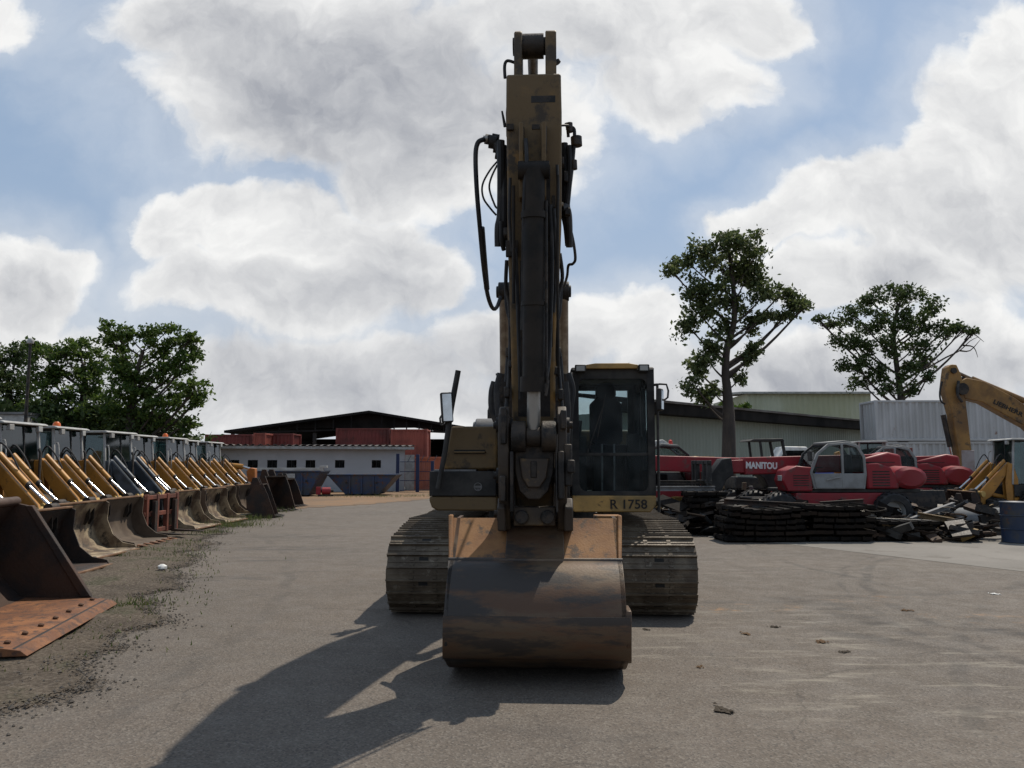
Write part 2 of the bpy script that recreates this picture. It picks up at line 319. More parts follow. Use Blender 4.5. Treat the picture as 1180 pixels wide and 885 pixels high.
# ------------------------------------------------------------------ ground
def ground_material():
    m = bpy.data.materials.new('asphalt'); m.use_nodes = True; nt = m.node_tree; N, Lk = nt.nodes.new, nt.links.new
    b = nt.nodes['Principled BSDF']; b.inputs['Specular IOR Level'].default_value = .3
    ge = N('ShaderNodeNewGeometry'); pos = ge.outputs['Position']
    def mp(s, rz=0, loc=(0,0,0)):
        n = N('ShaderNodeMapping'); Lk(pos, n.inputs[0]); n.inputs['Scale'].default_value = s; n.inputs['Rotation'].default_value = (0,0,rz); n.inputs['Location'].default_value = loc; return n.outputs[0]
    def noise(v, s, d=6, r=.6):
        n = N('ShaderNodeTexNoise'); Lk(v, n.inputs[0]); n.inputs['Scale'].default_value = s; n.inputs['Detail'].default_value = d; n.inputs['Roughness'].default_value = r; return n.outputs[0]
    def rng(v, a, c, lo=0., hi=1.):
        n = N('ShaderNodeMapRange'); n.interpolation_type = 'SMOOTHSTEP'; Lk(v, n.inputs[0]); n.inputs[1].default_value = a; n.inputs[2].default_value = c; n.inputs[3].default_value = lo; n.inputs[4].default_value = hi; return n.outputs[0]
    def mth(op, a, c=0.):
        n = N('ShaderNodeMath'); n.operation = op
        for i, x in enumerate((a, c)):
            if isinstance(x, bpy.types.NodeSocket): Lk(x, n.inputs[i])
            else: n.inputs[i].default_value = x
        return n.outputs[0]
    def mix(f, a, c):
        n = N('ShaderNodeMix'); n.data_type = 'RGBA'; Lk(f, n.inputs[0])
        for i, x in ((6, a), (7, c)):
            if isinstance(x, bpy.types.NodeSocket): Lk(x, n.inputs[i])
            else: n.inputs[i].default_value = (*x, 1)
        return n.outputs[2]
    def patch(cx, cy, rx, ry, rz=0):        # soft elliptic stain around a place on the ground
        n = N('ShaderNodeMapping'); n.vector_type = 'TEXTURE'; Lk(pos, n.inputs[0]); n.inputs['Location'].default_value = (cx, cy, 0); n.inputs['Rotation'].default_value = (0,0,rz); n.inputs['Scale'].default_value = (rx, ry, 1)
        l = N('ShaderNodeVectorMath'); l.operation = 'LENGTH'; Lk(n.outputs[0], l.inputs[0]); return rng(l.outputs['Value'], 1., .35)
    p1 = mp((1,1,1))
    c = mix(rng(noise(p1, .35, 5), .3, .7), (.128,.104,.083), (.100,.083,.067))
    c = mix(rng(noise(p1, 2.2, 7, .65), .45, .75, 0, .5), c, (.145,.125,.103))
    # aggregate
    vo = N('ShaderNodeTexVoronoi'); vo.inputs['Scale'].default_value = 75; Lk(p1, vo.inputs['Vector'])
    sp = N('ShaderNodeSeparateColor'); Lk(vo.outputs['Color'], sp.inputs[0])
    c = mix(rng(sp.outputs[0], .55, 1., 0, .55), c, (.21,.185,.155))
    c = mix(rng(sp.outputs[1], .6, 1., 0, .6), c, (.045,.040,.036))
    # dusty long streaks where machines have been dragged
    st = rng(noise(mp((.7,3.2,1), -.25), 1.5, 9, .72), .52, .66)
    w = G(1060, 780); c = mix(mth('MULTIPLY', st, mth('MULTIPLY', patch(w.x, w.y, 3.8, 2.4, -.35), .6)), c, (.28,.25,.20))
    w = G(930, 715); c = mix(mth('MULTIPLY', st, mth('MULTIPLY', patch(w.x, w.y, 2.2, 1.4, -.2), .42)), c, (.28,.255,.21))
    w = G(830, 655); c = mix(mth('MULTIPLY', st, mth('MULTIPLY', patch(w.x, w.y, 4.5, 2.2), .3)), c, (.26,.23,.185))
    # orange soil dropped on the tar
    so_ = rng(noise(p1, 3.1, 6, .65), .52, .68)
    for (px, py, rx, ry, k) in ((850,700,1.0,.35,.8),(818,704,.5,.25,.8),(1130,712,1.1,.5,.6),(1020,690,1.3,.5,.4)):
        w = G(px, py); c = mix(mth('MULTIPLY', so_, mth('MULTIPLY', patch(w.x, w.y, rx, ry), k)), c, (.27,.155,.075))
    # oil and tyre scuffs; the strongest patch, far right, is a painted cast shadow
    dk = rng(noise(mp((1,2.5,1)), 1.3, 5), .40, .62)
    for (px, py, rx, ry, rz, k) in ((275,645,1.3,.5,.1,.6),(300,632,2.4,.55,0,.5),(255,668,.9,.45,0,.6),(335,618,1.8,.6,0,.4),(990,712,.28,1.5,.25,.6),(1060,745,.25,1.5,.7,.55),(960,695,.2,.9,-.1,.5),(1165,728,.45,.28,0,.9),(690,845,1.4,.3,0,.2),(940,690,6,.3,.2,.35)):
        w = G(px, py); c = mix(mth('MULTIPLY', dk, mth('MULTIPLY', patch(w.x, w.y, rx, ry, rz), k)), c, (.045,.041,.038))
    def arc(cx, cy, r, wd, x0, k):       # a tyre mark: part of a wide circle, broken up
        nonlocal c
        d = N('ShaderNodeVectorMath'); d.operation = 'DISTANCE'; Lk(pos, d.inputs[0]); d.inputs[1].default_value = (cx, cy, 0)
        e = rng(mth('ABSOLUTE', mth('SUBTRACT', mth('ADD', d.outputs['Value'], mth('MULTIPLY', noise(p1, .5, 2), .5)), r)), wd, wd*.3)
        c = mix(mth('MULTIPLY', mth('MULTIPLY', e, rng(noise(p1, 1.1, 6, .7), .38, .62)), k), c, (.04,.036,.032))
    for q in ((14.5, 8.2, 10.3, .12, 0, .55), (14.5, 8.2, 10.65, .07, 0, .35), (16, 15, 11.5, .10, 0, .4), (-9, 22, 11.0, .13, 0, .35), (-30, 6, 27.6, .14, 0, .3), (22, -3, 19.2, .12, 0, .4), (22, -3, 21.0, .12, 0, .4), (-3, -8, 12.5, .1, 0, .25)): arc(*q)
    # fine cracks between big slabs of tar
    nz = N('ShaderNodeTexNoise'); nz.inputs['Scale'].default_value = 1.4; nz.inputs['Detail'].default_value = 5; Lk(p1, nz.inputs[0])
    wv = N('ShaderNodeVectorMath'); wv.operation = 'MULTIPLY_ADD'; Lk(nz.outputs['Color'], wv.inputs[0]); wv.inputs[1].default_value = (.9,.9,0); Lk(p1, wv.inputs[2])
    ve = N('ShaderNodeTexVoronoi'); ve.feature = 'DISTANCE_TO_EDGE'; ve.inputs['Scale'].default_value = .34; Lk(wv.outputs[0], ve.inputs['Vector'])
    c = mix(mth('MULTIPLY', rng(ve.outputs['Distance'], .006, .001), rng(noise(p1, .6, 3), .48, .6, 0, .35)), c, (.03,.027,.024))
    # patches of older, paler tar
    c = mix(rng(noise(p1, .17, 3, .5), .56, .60, 0, .22), c, (.17,.145,.115))
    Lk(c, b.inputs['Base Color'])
    Lk(rng(noise(p1, 3, 5), .3, .7, .72, .92), b.inputs['Roughness'])
    bp = N('ShaderNodeBump'); bp.inputs['Strength'].default_value = .55; bp.inputs['Distance'].default_value = .006
    Lk(mth('ADD', noise(p1, 90, 3), vo.outputs['Distance']), bp.inputs['Height']); Lk(bp.outputs[0], b.inputs['Normal'])
    return m
def sheet(name, pts, z, m, kind='structure', step=0, amp=0):
    bm = bmesh.new(); vs = [bm.verts.new((p[0], p[1], z)) for p in pts]; bm.faces.new(vs)
    me = bpy.data.meshes.new(name); bm.to_mesh(me); bm.free(); me.materials.append(m)
    o = bpy.data.objects.new(name, me); COL.objects.link(o); o['kind'] = kind; return o
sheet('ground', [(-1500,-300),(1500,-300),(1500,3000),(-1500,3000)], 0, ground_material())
CONC = mat('pale concrete', (.20,.182,.158), .85, 0, (.16,.145,.125), .5, .35, (.13,.115,.095), .3, 1.3, .2, 60, coord='Object')
a, b_ = G(905, 627), G(1180, 659)
d_ = (b_-a)
sheet('concrete_apron', [a - d_*.0, a + d_*4, (60, 34), (60, 60), (4, 60), (4.2, 26), (a.x-1.2, a.y+1.2)], .004, CONC)
SOIL = mat('orange soil', (.21,.125,.065), .95, 0, (.15,.095,.055), .5, .35, (.14,.105,.07), .35, 1.6, .5, 30)
def blobpoly(pts, jit, n=10):
    out = []
    for i in range(len(pts)):
        p, q = pts[i], pts[(i+1) % len(pts)]
        for k in range(n):
            t = k/n; e = Vector((q[0]-p[0], q[1]-p[1])); L_ = e.length; nn = Vector((-e.y, e.x))/max(L_, .01)
            j = jit*random.uniform(-1, 1) if L_ < 60 else 0
            out.append((p[0]+e.x*t+nn.x*j, p[1]+e.y*t+nn.y*j))
    return out
g = lambda px, py: tuple(G(px, py)[:2])
sheet('soil_patch', blobpoly([g(300,592), g(340,586), g(400,583), g(450,579), g(490,575.5), (-4,55), (-24,55), (-20,38), (-14,33)], .35), .008, SOIL)
# the dirt verge is a bumpy strip with a ragged edge
def verge():
    m = bpy.data.materials.new('dirt'); m.use_nodes = True; nt = m.node_tree; N, Lk = nt.nodes.new, nt.links.new; b = nt.nodes['Principled BSDF']
    ge = N('ShaderNodeNewGeometry')
    def noise(s, d=7, r=.65):
        n = N('ShaderNodeTexNoise'); Lk(ge.outputs['Position'], n.inputs[0]); n.inputs['Scale'].default_value = s; n.inputs['Detail'].default_value = d; n.inputs['Roughness'].default_value = r; return n.outputs[0]
    def ramp(v, st):
        n = N('ShaderNodeValToRGB'); Lk(v, n.inputs[0]); e = n.color_ramp.elements
        while len(e) < len(st): e.new(.5)
        for i, (p, c) in enumerate(st): e[i].position = p; e[i].color = (*c, 1)
        return n.outputs[0]
    c1 = ramp(noise(.9), [(.25,(.040,.031,.023)),(.42,(.085,.066,.049)),(.54,(.13,.102,.075)),(.62,(.060,.062,.030)),(.8,(.10,.080,.058))])
    c2 = ramp(noise(28, 4), [(.32,(.025,.021,.018)),(.5,(.09,.075,.06)),(.68,(.22,.19,.155))])
    mx = N('ShaderNodeMix'); mx.data_type = 'RGBA'; mx.inputs[0].default_value = .5; Lk(c1, mx.inputs[6]); Lk(c2, mx.inputs[7]); Lk(mx.outputs[2], b.inputs['Base Color'])
    b.inputs['Roughness'].default_value = .95; b.inputs['Specular IOR Level'].default_value = .15
    bp = N('ShaderNodeBump'); bp.inputs['Strength'].default_value = 1.; bp.inputs['Distance'].default_value = .03; Lk(noise(22, 6, .7), bp.inputs['Height']); Lk(bp.outputs[0], b.inputs['Normal'])
    edge = [(-3.2,1.0),(-3.25,3.5),(G(40,850).x,G(40,850).y),(G(95,818).x,G(95,818).y),(G(152,780).x,G(152,780).y),(G(200,746).x,G(200,746).y),(G(222,690).x,G(222,690).y),(G(240,655).x,G(240,655).y),(G(268,615).x,G(268,615).y),(G(315,593).x,G(315,593).y),(G(350,584).x,G(350,584).y),(-11.0,42)]
    ys = np.concatenate([np.arange(1, 20, .16), np.arange(20, 42, .35)])
    ex = np.interp(ys, [e[1] for e in edge], [e[0] for e in edge])
    ex = ex + .16*np.sin(ys*2.3)+.11*np.sin(ys*5.1+1)+RNG.normal(0, .05, len(ys))
    us = np.concatenate([np.linspace(0, 1, 10)**1.5*1.2, 1.2+np.linspace(.16, 1, 30)**1.6*22])
    vs, fs = [], []
    for i, y in enumerate(ys):
        for j, u in enumerate(us):
            rise = min(1, u/.6); x = ex[i]-.18-u; rise = min(1, u/1.3)
            z = .006 + rise*(.022 + .022*math.sin(x*1.7+y*.9) + .016*math.sin(x*3.9-y*2.7) + random.uniform(0, .05))
            vs.append((x, y, max(z, .006)))
    n = len(us)
    fs = [(i*n+j, i*n+j+1, (i+1)*n+j+1, (i+1)*n+j) for i in range(len(ys)-1) for j in range(n-1)]
    me = bpy.data.meshes.new('dirt_verge'); me.from_pydata(vs, [], fs); me.materials.append(m); me.shade_smooth()
    at_ = me.attributes.new('inset', 'FLOAT', 'POINT'); at_.data.foreach_set('value', [float(u) for _ in ys for u in us])
    an = N('ShaderNodeAttribute'); an.attribute_name = 'inset'
    def mth(op, a, c):
        q = N('ShaderNodeMath'); q.operation = op
        for i, x in enumerate((a, c)):
            if isinstance(x, bpy.types.NodeSocket): Lk(x, q.inputs[i])
            else: q.inputs[i].default_value = x
        return q.outputs[0]
    al = mth('GREATER_THAN', mth('ADD', mth('MULTIPLY', an.outputs['Fac'], .95), mth('MULTIPLY', mth('ADD', noise(5., 8, .75), noise(40., 2, .5)), .75)), 1.02)
    Lk(al, b.inputs['Alpha'])
    o = bpy.data.objects.new('dirt_verge', me); COL.objects.link(o); o['kind'] = 'structure'
    return ys, ex
VY, VX = verge()
def edge_x(y): return float(np.interp(y, VY, VX))

def stones():
    mb = MB(); gm = mat('gravel stone', (.14,.12,.10), .9, 0, (.10,.085,.07), .5, 9)
    for k in range(4800):
        y = 3 + 20*random.random()**1.6; x = edge_x(y) - .38 + (random.gauss(0, .15) if k % 2 else -abs(random.gauss(0, 1.6)))
        r = random.uniform(.005, .017)*(2 if random.random() < .03 else 1); z = .03 if x < edge_x(y)-.3 else r*.4
        p = [Vector((random.uniform(.6,1.2)*r*math.cos(a), random.uniform(.6,1.2)*r*math.sin(a), 0)) for a in (0,1.57,3.14,4.71)]
        c = Vector((x, y, z)); t = Vector((0,0,r*.8))
        mb.add([c+q for q in p]+[c+t, c-t], [(0,1,4),(1,2,4),(2,3,4),(3,0,4),(1,0,5),(2,1,5),(3,2,5),(0,3,5)], gm)
    o = mb.build('gravel', smooth=False, fix=False); tag(o, 'loose gravel scattered along the edge of the tar', 'gravel', kind='stuff')
stones()
GRASSM = leafmat('verge grass', (.075,.115,.03), (.14,.145,.05), .3)
def grass():
    mb = MB(); k = mb.mi(GRASSM)
    spots = [(120,690,1.2,1.2,60,.06),(190,665,.9,1.4,70,.06),(90,745,.8,.8,50,.05),(215,640,.6,1.,70,.08),(130,655,1.,1.,70,.08),(262,607,.9,.5,260,.20),(275,600,.8,.4,220,.20),(290,597,.6,.4,140,.16),(240,615,.5,.3,90,.13),(150,642,.6,.3,110,.10),(165,637,.4,.3,70,.1),(135,700,.25,.25,60,.07),(160,698,.25,.25,60,.07),(100,730,.5,.4,40,.05),(190,700,.5,.4,40,.05),(500,572,3,.8,120,.2),(440,573,2.5,.6,120,.2),(210,628,.4,.4,60,.1),(310,590,.8,.6,110,.2)]
    for (px, py, rx, ry, n, h) in spots:
        c = G(px, py)
        for _ in range(int(n*1.7)):
            p = Vector((c.x+random.gauss(0, rx*.6), c.y+random.gauss(0, ry*.8), .02)); hh = .8*h*random.uniform(.5, 1.5); a = random.uniform(0, 6.28); w = .009
            d = Vector((math.cos(a), math.sin(a), 0)); l = Vector((random.gauss(0,.4), random.gauss(0,.4), 1)).normalized()*hh
            mb.v += [tuple(p-d*w), tuple(p+d*w), tuple(p+l)]; o = len(mb.v); mb.f.append((o-3,o-2,o-1)); mb.m.append(k)
    o = mb.build('grass', smooth=False, fix=False); tag(o, 'tufts of green grass growing on the dirt verge', 'grass', kind='stuff')
grass()

# ------------------------------------------------------------------ the big excavator
EX0 = Vector((.42, 11.3, 0)); EROT = -R(2.86)
EXR = thing('crawler_excavator', 'large worn yellow crawler excavator parked facing the camera with its arm raised', 'excavator', EX0, EROT)
EINV = (Matrix.Translation(EX0) @ Matrix.Rotation(EROT, 4, 'Z')).inverted()
def L(px, py, d): return EINV @ at(px, py, d)
def Lx(px, d, py=535): return L(px, py, d).x
def Lz(py, d): return at(615, py, d).z
def ly(d): return d - EX0.y

def stadium(c0, c1, r, step):        # points and tangents round two wheels, evenly spaced
    (y0, z0), (y1, z1) = c0, c1; Ls = abs(y1-y0); per = 2*Ls+2*math.pi*r; n = int(per/step); out = []
    for k in range(n):
        s = k*per/n
        if s < Ls: out.append((y0+s, z0+r + .0, 0.))
        elif s < Ls+math.pi*r: a = (s-Ls)/r; out.append((y1+r*math.sin(a), z1+r*math.cos(a), -a))
        elif s < 2*Ls+math.pi*r: q = s-Ls-math.pi*r; out.append((y1-q, z1-r, math.pi))
        else: a = (s-2*Ls-math.pi*r)/r; out.append((y0-r*math.sin(a), z0-r*math.cos(a), math.pi-a))
    return out
TF, TB, TR = ly(9.42), ly(13.4), .475
def track_path(step):                # sagging loop: low idler in front, carrier roller behind it
    P = []
    c0, r0_ = (ly(9.36), .455), .40; c1, r1_ = (TB, .50), .445
    for a in np.linspace(-.0, math.pi+.14, 24): P.append((c0[0]-r0_*math.sin(a), c0[1]-r0_*math.cos(a)))
    P += [(ly(9.8), .90), (ly(10.4), .962), (ly(11.6), .935), (ly(12.4), .95)]
    for a in np.linspace(0, math.pi, 24): P.append((c1[0]+r1_*math.sin(a), c1[1]+r1_*math.cos(a)))
    P.append(P[0]); P = np.array(P); d = np.r_[0, np.cumsum(np.hypot(*np.diff(P, axis=0).T))]; n = int(d[-1]/step); out = []
    for k in range(n):
        q = d[-1]*k/n; f = lambda u: np.array([np.interp(u % d[-1], d, P[:,0]), np.interp(u % d[-1], d, P[:,1])])
        p, t = f(q), f(q+.04)-f(q-.04); out.append((p[0], p[1], math.atan2(t[1], t[0])))
    return out
def make_track(x0, x1):
    root = None; mb = MB(); xm = (x0+x1)/2; w = abs(x1-x0)/2
    kk = 0
    for (y, z, a) in track_path(.128):
        if -2.8 < a < -.3 and False: continue
        M = Matrix.Translation((xm, y, z)) @ Matrix.Rotation(a, 4, 'X')
        j = random.uniform(-.006, .006)
        mb.box(-w+j, w+j, -.068, .072, .0, .020, TRACKM, M)
        for yy, h in ((-.056, .050), (.012, .028)):
            mb.box(-w+j, w+j, yy-.009, yy+.009, .018, h, TRACKM, M)
        for bx in (-.13, .13):
            for by in (-.026, .036): mb.box(bx-.022, bx+.022, by-.014, by+.014, .02, .034, TRACKM, M)
        kk += 1
        if kk % 2: mb.box(-.05, .05, .022, .062, .0201, .026, DARKIN, M)
        mb.box(-.14, -.09, -.09, .09, -.09, 0, DSTEEL, M); mb.box(.09, .14, -.09, .09, -.09, 0, DSTEEL, M)
    for q in range(24):
        a0, a1 = 2*math.pi*q/24, 2*math.pi*(q+1)/24
    mb.tube([(x0+.06, ly(9.36), .455), (x1-.06, ly(9.36), .455)], .38, DARKIN, 28)
    tr = mb.build('track', EXR, 0, False)
    f = MB(); f.box(xm-.16, xm+.16, TF+.35, TB-.35, .22, .72, YEL); f.build('track_frame', tr, .02)
    for y, nm in ((TF, 'idler'), (TB, 'sprocket')): MB().cyl((xm-.085, y, .47), (xm+.085, y, .47), .33, DSTEEL, n=28).build(nm, tr, .01)
    r = MB()
    for k in range(7): r.cyl((xm-.2, TF+.75+k*.42, .21), (xm+.2, TF+.75+k*.42, .21), .1, DSTEEL, n=14)
    r.build('rollers', tr)
make_track(Lx(445, 8.95), Lx(445, 8.95)+.83)
make_track(Lx(800, 8.95)-.83, Lx(800, 8.95))
m = MB(); m.box(-.95, .95, ly(10.2), ly(12.6), .45, .95, DSTEEL); m.cyl((0, 0, .93), (0, 0, 1.12), .75, DSTEEL, n=32)
for s in (-1, 1): m.box(min(s*.9, s*1.25), max(s*.9, s*1.25), ly(10.4), ly(10.9), .4, .75, DSTEEL); m.box(min(s*.9, s*1.25), max(s*.9, s*1.25), ly(11.9), ly(12.4), .4, .75, DSTEEL)
m.build('car_body', EXR, .02)
# upper structure
FD = 9.6
zb, zt = Lz(589, FD), Lz(572, FD)
m = MB(); m.box(-.52, Lx(658, FD)-.02, ly(9.9), ly(13.4), zb+.02, zt+.12, DSTEEL); m.box(-1.3, -.53, ly(9.9), ly(13.4), zb+.06, zt+.05, YEL); m.box(Lx(658,FD), 1.36, ly(9.95), ly(13.4), zb+.06, zt, YEL)
m.build('upper_deck', EXR, .015)
x0, x1 = Lx(494, FD), Lx(572, FD)
pr = [(x0+.10, zb), (x1, zb), (x1, zt-.005), (x0, zt-.005), (x0, zb+.12), (x0+.03, zb+.04)]
MB().prism(pr, ly(FD)+.0, ly(FD)+.9, YEL, 'y').build('lower_skirt', EXR, .02)
b = MB(); zt2 = Lz(543, FD); b.box(x0, x1, ly(FD)-.012, ly(FD)+.95, zt, zt2, BLACKP); tb = b.build('storage_box', EXR, .012)
e = MB(); bx, bz = Lx(550.5, FD), Lz(561, FD)
e.ring((bx, ly(FD)-.014, bz), 'y', .05, .042, .006, GREYP); e.box(bx-.045, bx+.045, ly(FD)-.018, ly(FD)-.0125, bz-.012, bz+.012, GREYP)
for i in range(4): e.box(bx-.03+i*.018, bx-.02+i*.018, ly(FD)-.018, ly(FD)-.0125, bz-.04, bz-.02, GREYP)
e.build('emblem', tb)
e = MB(); e.box(x0+.05, x1-.25, ly(FD)+.01, ly(FD)+.3, zt2, zt2+.02, GREYP); e.build('tread_plate', tb)
# engine side housing with a recessed grab bar
hz0, hz1 = zt2+.02, Lz(491, FD+.05); hx = [Lx(509, FD), Lx(573, FD), Lx(572, FD), Lx(518, FD)]
h = MB(); h.prism([(hx[0], hz0), (hx[1], hz0), (hx[2], hz1), (hx[3], hz1)], ly(FD)+.06, ly(FD)+1.2, YEL, 'y')
hh = h.build('side_housing', EXR, .025)
q = MB(); gz = Lz(521, FD); gx0, gx1 = Lx(522, FD), Lx(558, FD)
q.box(gx0, gx1, ly(FD)+.05, ly(FD)+.062, gz-.02, gz+.03, DARKIN); q.build('handle_recess', hh)
MB().tube([(gx0, ly(FD)+.05, gz), (gx0, ly(FD)+.02, gz), (gx1, ly(FD)+.02, gz), (gx1, ly(FD)+.05, gz)], .012, YEL).build('handle', hh)
m = MB(); m.box(-1.3, -.55, ly(11), ly(13.3), zt+.04, hz1-.1, YEL); m.box(-.5, 1.34, ly(11.7), ly(13.3), zt+.04, 2.2, YEL); m.build('engine_hood', EXR, .04)
cw = []
for k in range(13):
    a = math.pi*k/12; cw.append((1.36*math.cos(a), ly(13.4)+.85*math.sin(a)**.7))
MB().prism(cw, zb, 2.25, YEL, 'z').build('counterweight', EXR, .06)
# air cleaner: a grey drum lying across the engine bay, and the exhaust stub
az = Lz(496, 10.6); m = MB(); m.cyl((Lx(548, 10.6), ly(10.6), az-.03), (-.05, ly(10.6), az-.03), .19, GREYP, n=28); m.cyl((Lx(545, 10.6), ly(10.6), az-.03), (Lx(548.5, 10.6), ly(10.6), az-.03), .15, GREYP, n=28)
m.build('air_cleaner', EXR, .015)
ex = Lx(565, 10.9); z0 = Lz(500, 10.9); z1 = Lz(474, 10.9)
MB().tube([(ex, ly(10.9), z0-.5), (ex, ly(10.9), z1-.05), (ex+.0, ly(10.9)+.02, z1), (ex, ly(10.9)+.12, z1+.05)], .045, DSTEEL, 12, 3).build('exhaust_pipe', EXR)
# handrail, mirror post
m = MB(); m.tube([L(504.5, 563, 9.55), L(513, 520, 9.55), L(520, 470, 9.55), L(528, 427, 9.55)], [.028, .032, .036, .034], BLACKP, 10); m.build('handrail', EXR)
def mirror(px, py, wpx, hpx, d, tilt, arm, yawd):
    c = L(px, py, d); w, h = wpx/FPX*d/2, hpx/FPX*d/2
    M = Matrix.Translation(c) @ Matrix.Rotation(R(yawd), 4, 'Z') @ Matrix.Rotation(tilt, 4, 'Y')
    b = MB(); b.box(-w, w, -.02, .05, -h, h, BLACKP, M); o = b.build('mirror', EXR, .018)
    MB().box(-w+.015, w-.015, -.026, -.0215, -h+.02, h-.02, MIRR, M).build('mirror_glass', o)
    MB().tube([L(*p) for p in arm], .012, BLACKP, 8, 2).build('mirror_arm', o)
mirror(515, 469.5, 13.5, 35, 9.5, R(-4), [(515,487,9.53),(509,490,9.55),(507,482,9.55),(510,478,9.53)], 20)
# cab
CD = ly(FD); cx0, cx1 = Lx(659, FD, 500), Lx(754, FD, 500); cz0, cz1 = Lz(590, FD), Lz(421.5, FD); cback = CD+1.75
c = MB(); pw = .085
zg = Lz(571, FD)
for xx in (cx0, cx1-pw): c.box(xx, xx+pw, CD, CD+.10, zg, cz1-.06, CABF)
for xx in (cx0, cx1-pw): c.box(xx, xx+pw, cback-.1, cback, zg, cz1-.06, CABF)
c.box(cx1-pw*.8, cx1, CD+.85, CD+.93, zg, cz1-.06, CABF); c.box(cx0, cx0+pw*.8, CD+.85, CD+.93, zg, cz1-.06, CABF)
zw1, zw0 = Lz(437, FD), Lz(566, FD)
c.box(cx0+pw, cx1-pw, CD, CD+.08, zw1, cz1-.06, CABF); c.box(cx0+pw, cx1-pw, CD, CD+.08, zg, zw0, CABF)
zmid = Lz(523.5, FD); c.box(cx0+pw, cx1-pw, CD+.012, CD+.06, zmid-.018, zmid+.018, CABF)
# rounded window corners
for (sx, X) in ((1, cx0+pw), (-1, cx1-pw)):
    for (sz, Zc) in ((-1, zw1), (1, zw0)):
        r = .09; pts = [(X, Zc)] + [(X+sx*(r-r*math.sin(t)), Zc+sz*(r-r*math.cos(t))) for t in np.linspace(0, math.pi/2, 6)]
        c.prism(pts, CD+.004, CD+.06, CABF, 'y')
c.box(cx0, cx1, cback-.05, cback-.001, zg, zg+.62, CABF); c.box(cx0+pw, cx1-pw, cback-.08, cback, cz1-.15, cz1-.06, CABF)
c.box(cx1-.16, cx1-pw, cback-.07, cback-.002, zg+.6, cz1-.14, CABF)
for (xa, xb) in ((cx0+.002, cx0+.05), (cx1-.05, cx1-.002)): c.box(xa, xb, CD+.1, cback-.1, zg, zg+.30, CABF); c.box(xa, xb, CD+.1, cback-.1, cz1-.2, cz1-.06, CABF)
c.box(cx0+.02, cx1-.02, CD+.02, cback-.02, zg-.03, zg+.02, DARKIN)
CAB = c.build('cab', EXR, .014)
rf = MB(); rf.prism([(CD-.02, cz1-.07), (CD+.02, cz1-.02), (CD+.3, cz1+.0), (cback-.2, cz1+.01), (cback+.02, cz1-.07)], cx0-.005, cx1+.005, CABF, 'x'); rf.build('roof', CAB, .02)
m = MB(); vx0, vx1 = Lx(675, FD), Lx(736, FD)
m.prism([(vx0, cz1-.045), (vx1, cz1-.045), (vx1, cz1-.0), (vx1-.12, cz1+.02), (vx0+.12, cz1+.02), (vx0, cz1-.0)], CD-.06, CD+1.2, YELP, 'y'); m.build('roof_visor', CAB, .008)
for pxa, pxb in ((663, 676), (736, 748.5)):
    w = MB(); w.box(Lx(pxa, FD), Lx(pxb, FD), CD-.10, CD-.01, Lz(430, FD), Lz(421.5, FD), CABF); wl = w.build('work_light', CAB, .012)
    MB().box(Lx(pxa, FD)+.018, Lx(pxb, FD)-.018, CD-.104, CD-.1005, Lz(430, FD)+.016, Lz(421.5, FD)-.016, LENS).build('lens', wl)
m = MB(); m.box(cx0+pw-.01, cx1-pw+.01, CD+.028, CD+.036, zmid+.015, zw1+.01, GLASSC); m.box(cx0+pw-.01, cx1-pw+.01, CD+.022, CD+.030, zw0-.01, zmid-.015, GLASSC); m.build('windscreen', CAB, 0, False)
m = MB(); m.box(cx0+pw-.01, cx1-.16, cback-.04, cback-.034, zg+.6, cz1-.14, GLASSC); m.build('rear_window', CAB, 0, False)
for xa in (cx0+.03, cx1-.036):
    MB().box(xa, xa+.006, CD+.1, cback-.1, zg+.3, cz1-.2, GLASSC).build('side_window', CAB, 0, False)
pm_ = MB(); pm_.prism([(cx0, zg), (cx1, zg), (cx1, cz0+.09), (cx1-.07, cz0), (cx0+.02, cz0), (cx0, cz0+.04)], CD-.012, CD+1.7, YELP, 'y'); pl = pm_.build('front_panel', CAB, .015)
zc = (Lz(575, FD)+Lz(587.5, FD))/2
text('R 1758', .152, Matrix.Translation((Lx(723, FD), CD-.016, zc)) @ FACE_Y, MARK, 'stencil_number', pl, .003, 1.02, .002)
s = MB(); sx = Lx(698.5, 10.6); ys = CD+.95
def rr(w, h, r=.06): return [(w-r,-h),(w,-h+r),(w,h-r),(w-r,h),(-w+r,h),(-w,h-r),(-w,-h+r),(-w+r,-h)]
s.prism([(sx+a, zg+.92+b2) for a, b2 in rr(.215, .33, .09)], ys, ys+.12, SEATM, 'y')
s.prism([(sx+a, zg+1.33+b2) for a, b2 in rr(.135, .115, .05)], ys, ys+.09, SEATM, 'y'); s.box(sx-.08, sx+.08, ys+.02, ys+.06, zg+1.2, zg+1.25, SEATM)
s.box(sx-.24, sx+.24, ys-.42, ys+.1, zg+.5, zg+.62, SEATM); s.box(sx-.2, sx+.2, ys-.3, ys+.1, zg+.02, zg+.5, DARKIN)
s.build('seat', CAB, .03)
s = MB(); s.box(sx-.44, sx-.28, ys-.5, ys+.2, zg+.02, zg+.72, DARKIN); s.box(sx+.28, sx+.42, ys-.5, ys+.2, zg+.02, zg+.72, DARKIN)
for q in (-.36, .35): s.tube([(sx+q, ys-.42, zg+.7), (sx+q, ys-.45, zg+.92)], [.015, .03], DARKIN, 8)
s.box(sx+.22, sx+.36, CD+.3, CD+.45, zg+.02, zg+.75, DARKIN); s.build('console', CAB, .02)
s = MB()
for q in (-.1, .05): s.tube([(sx+q, CD+.35, zg+.05), (sx+q, CD+.28, zg+.35), (sx+q, CD+.3, zg+.62)], .012, GREYP)
s.build('travel_levers', CAB)
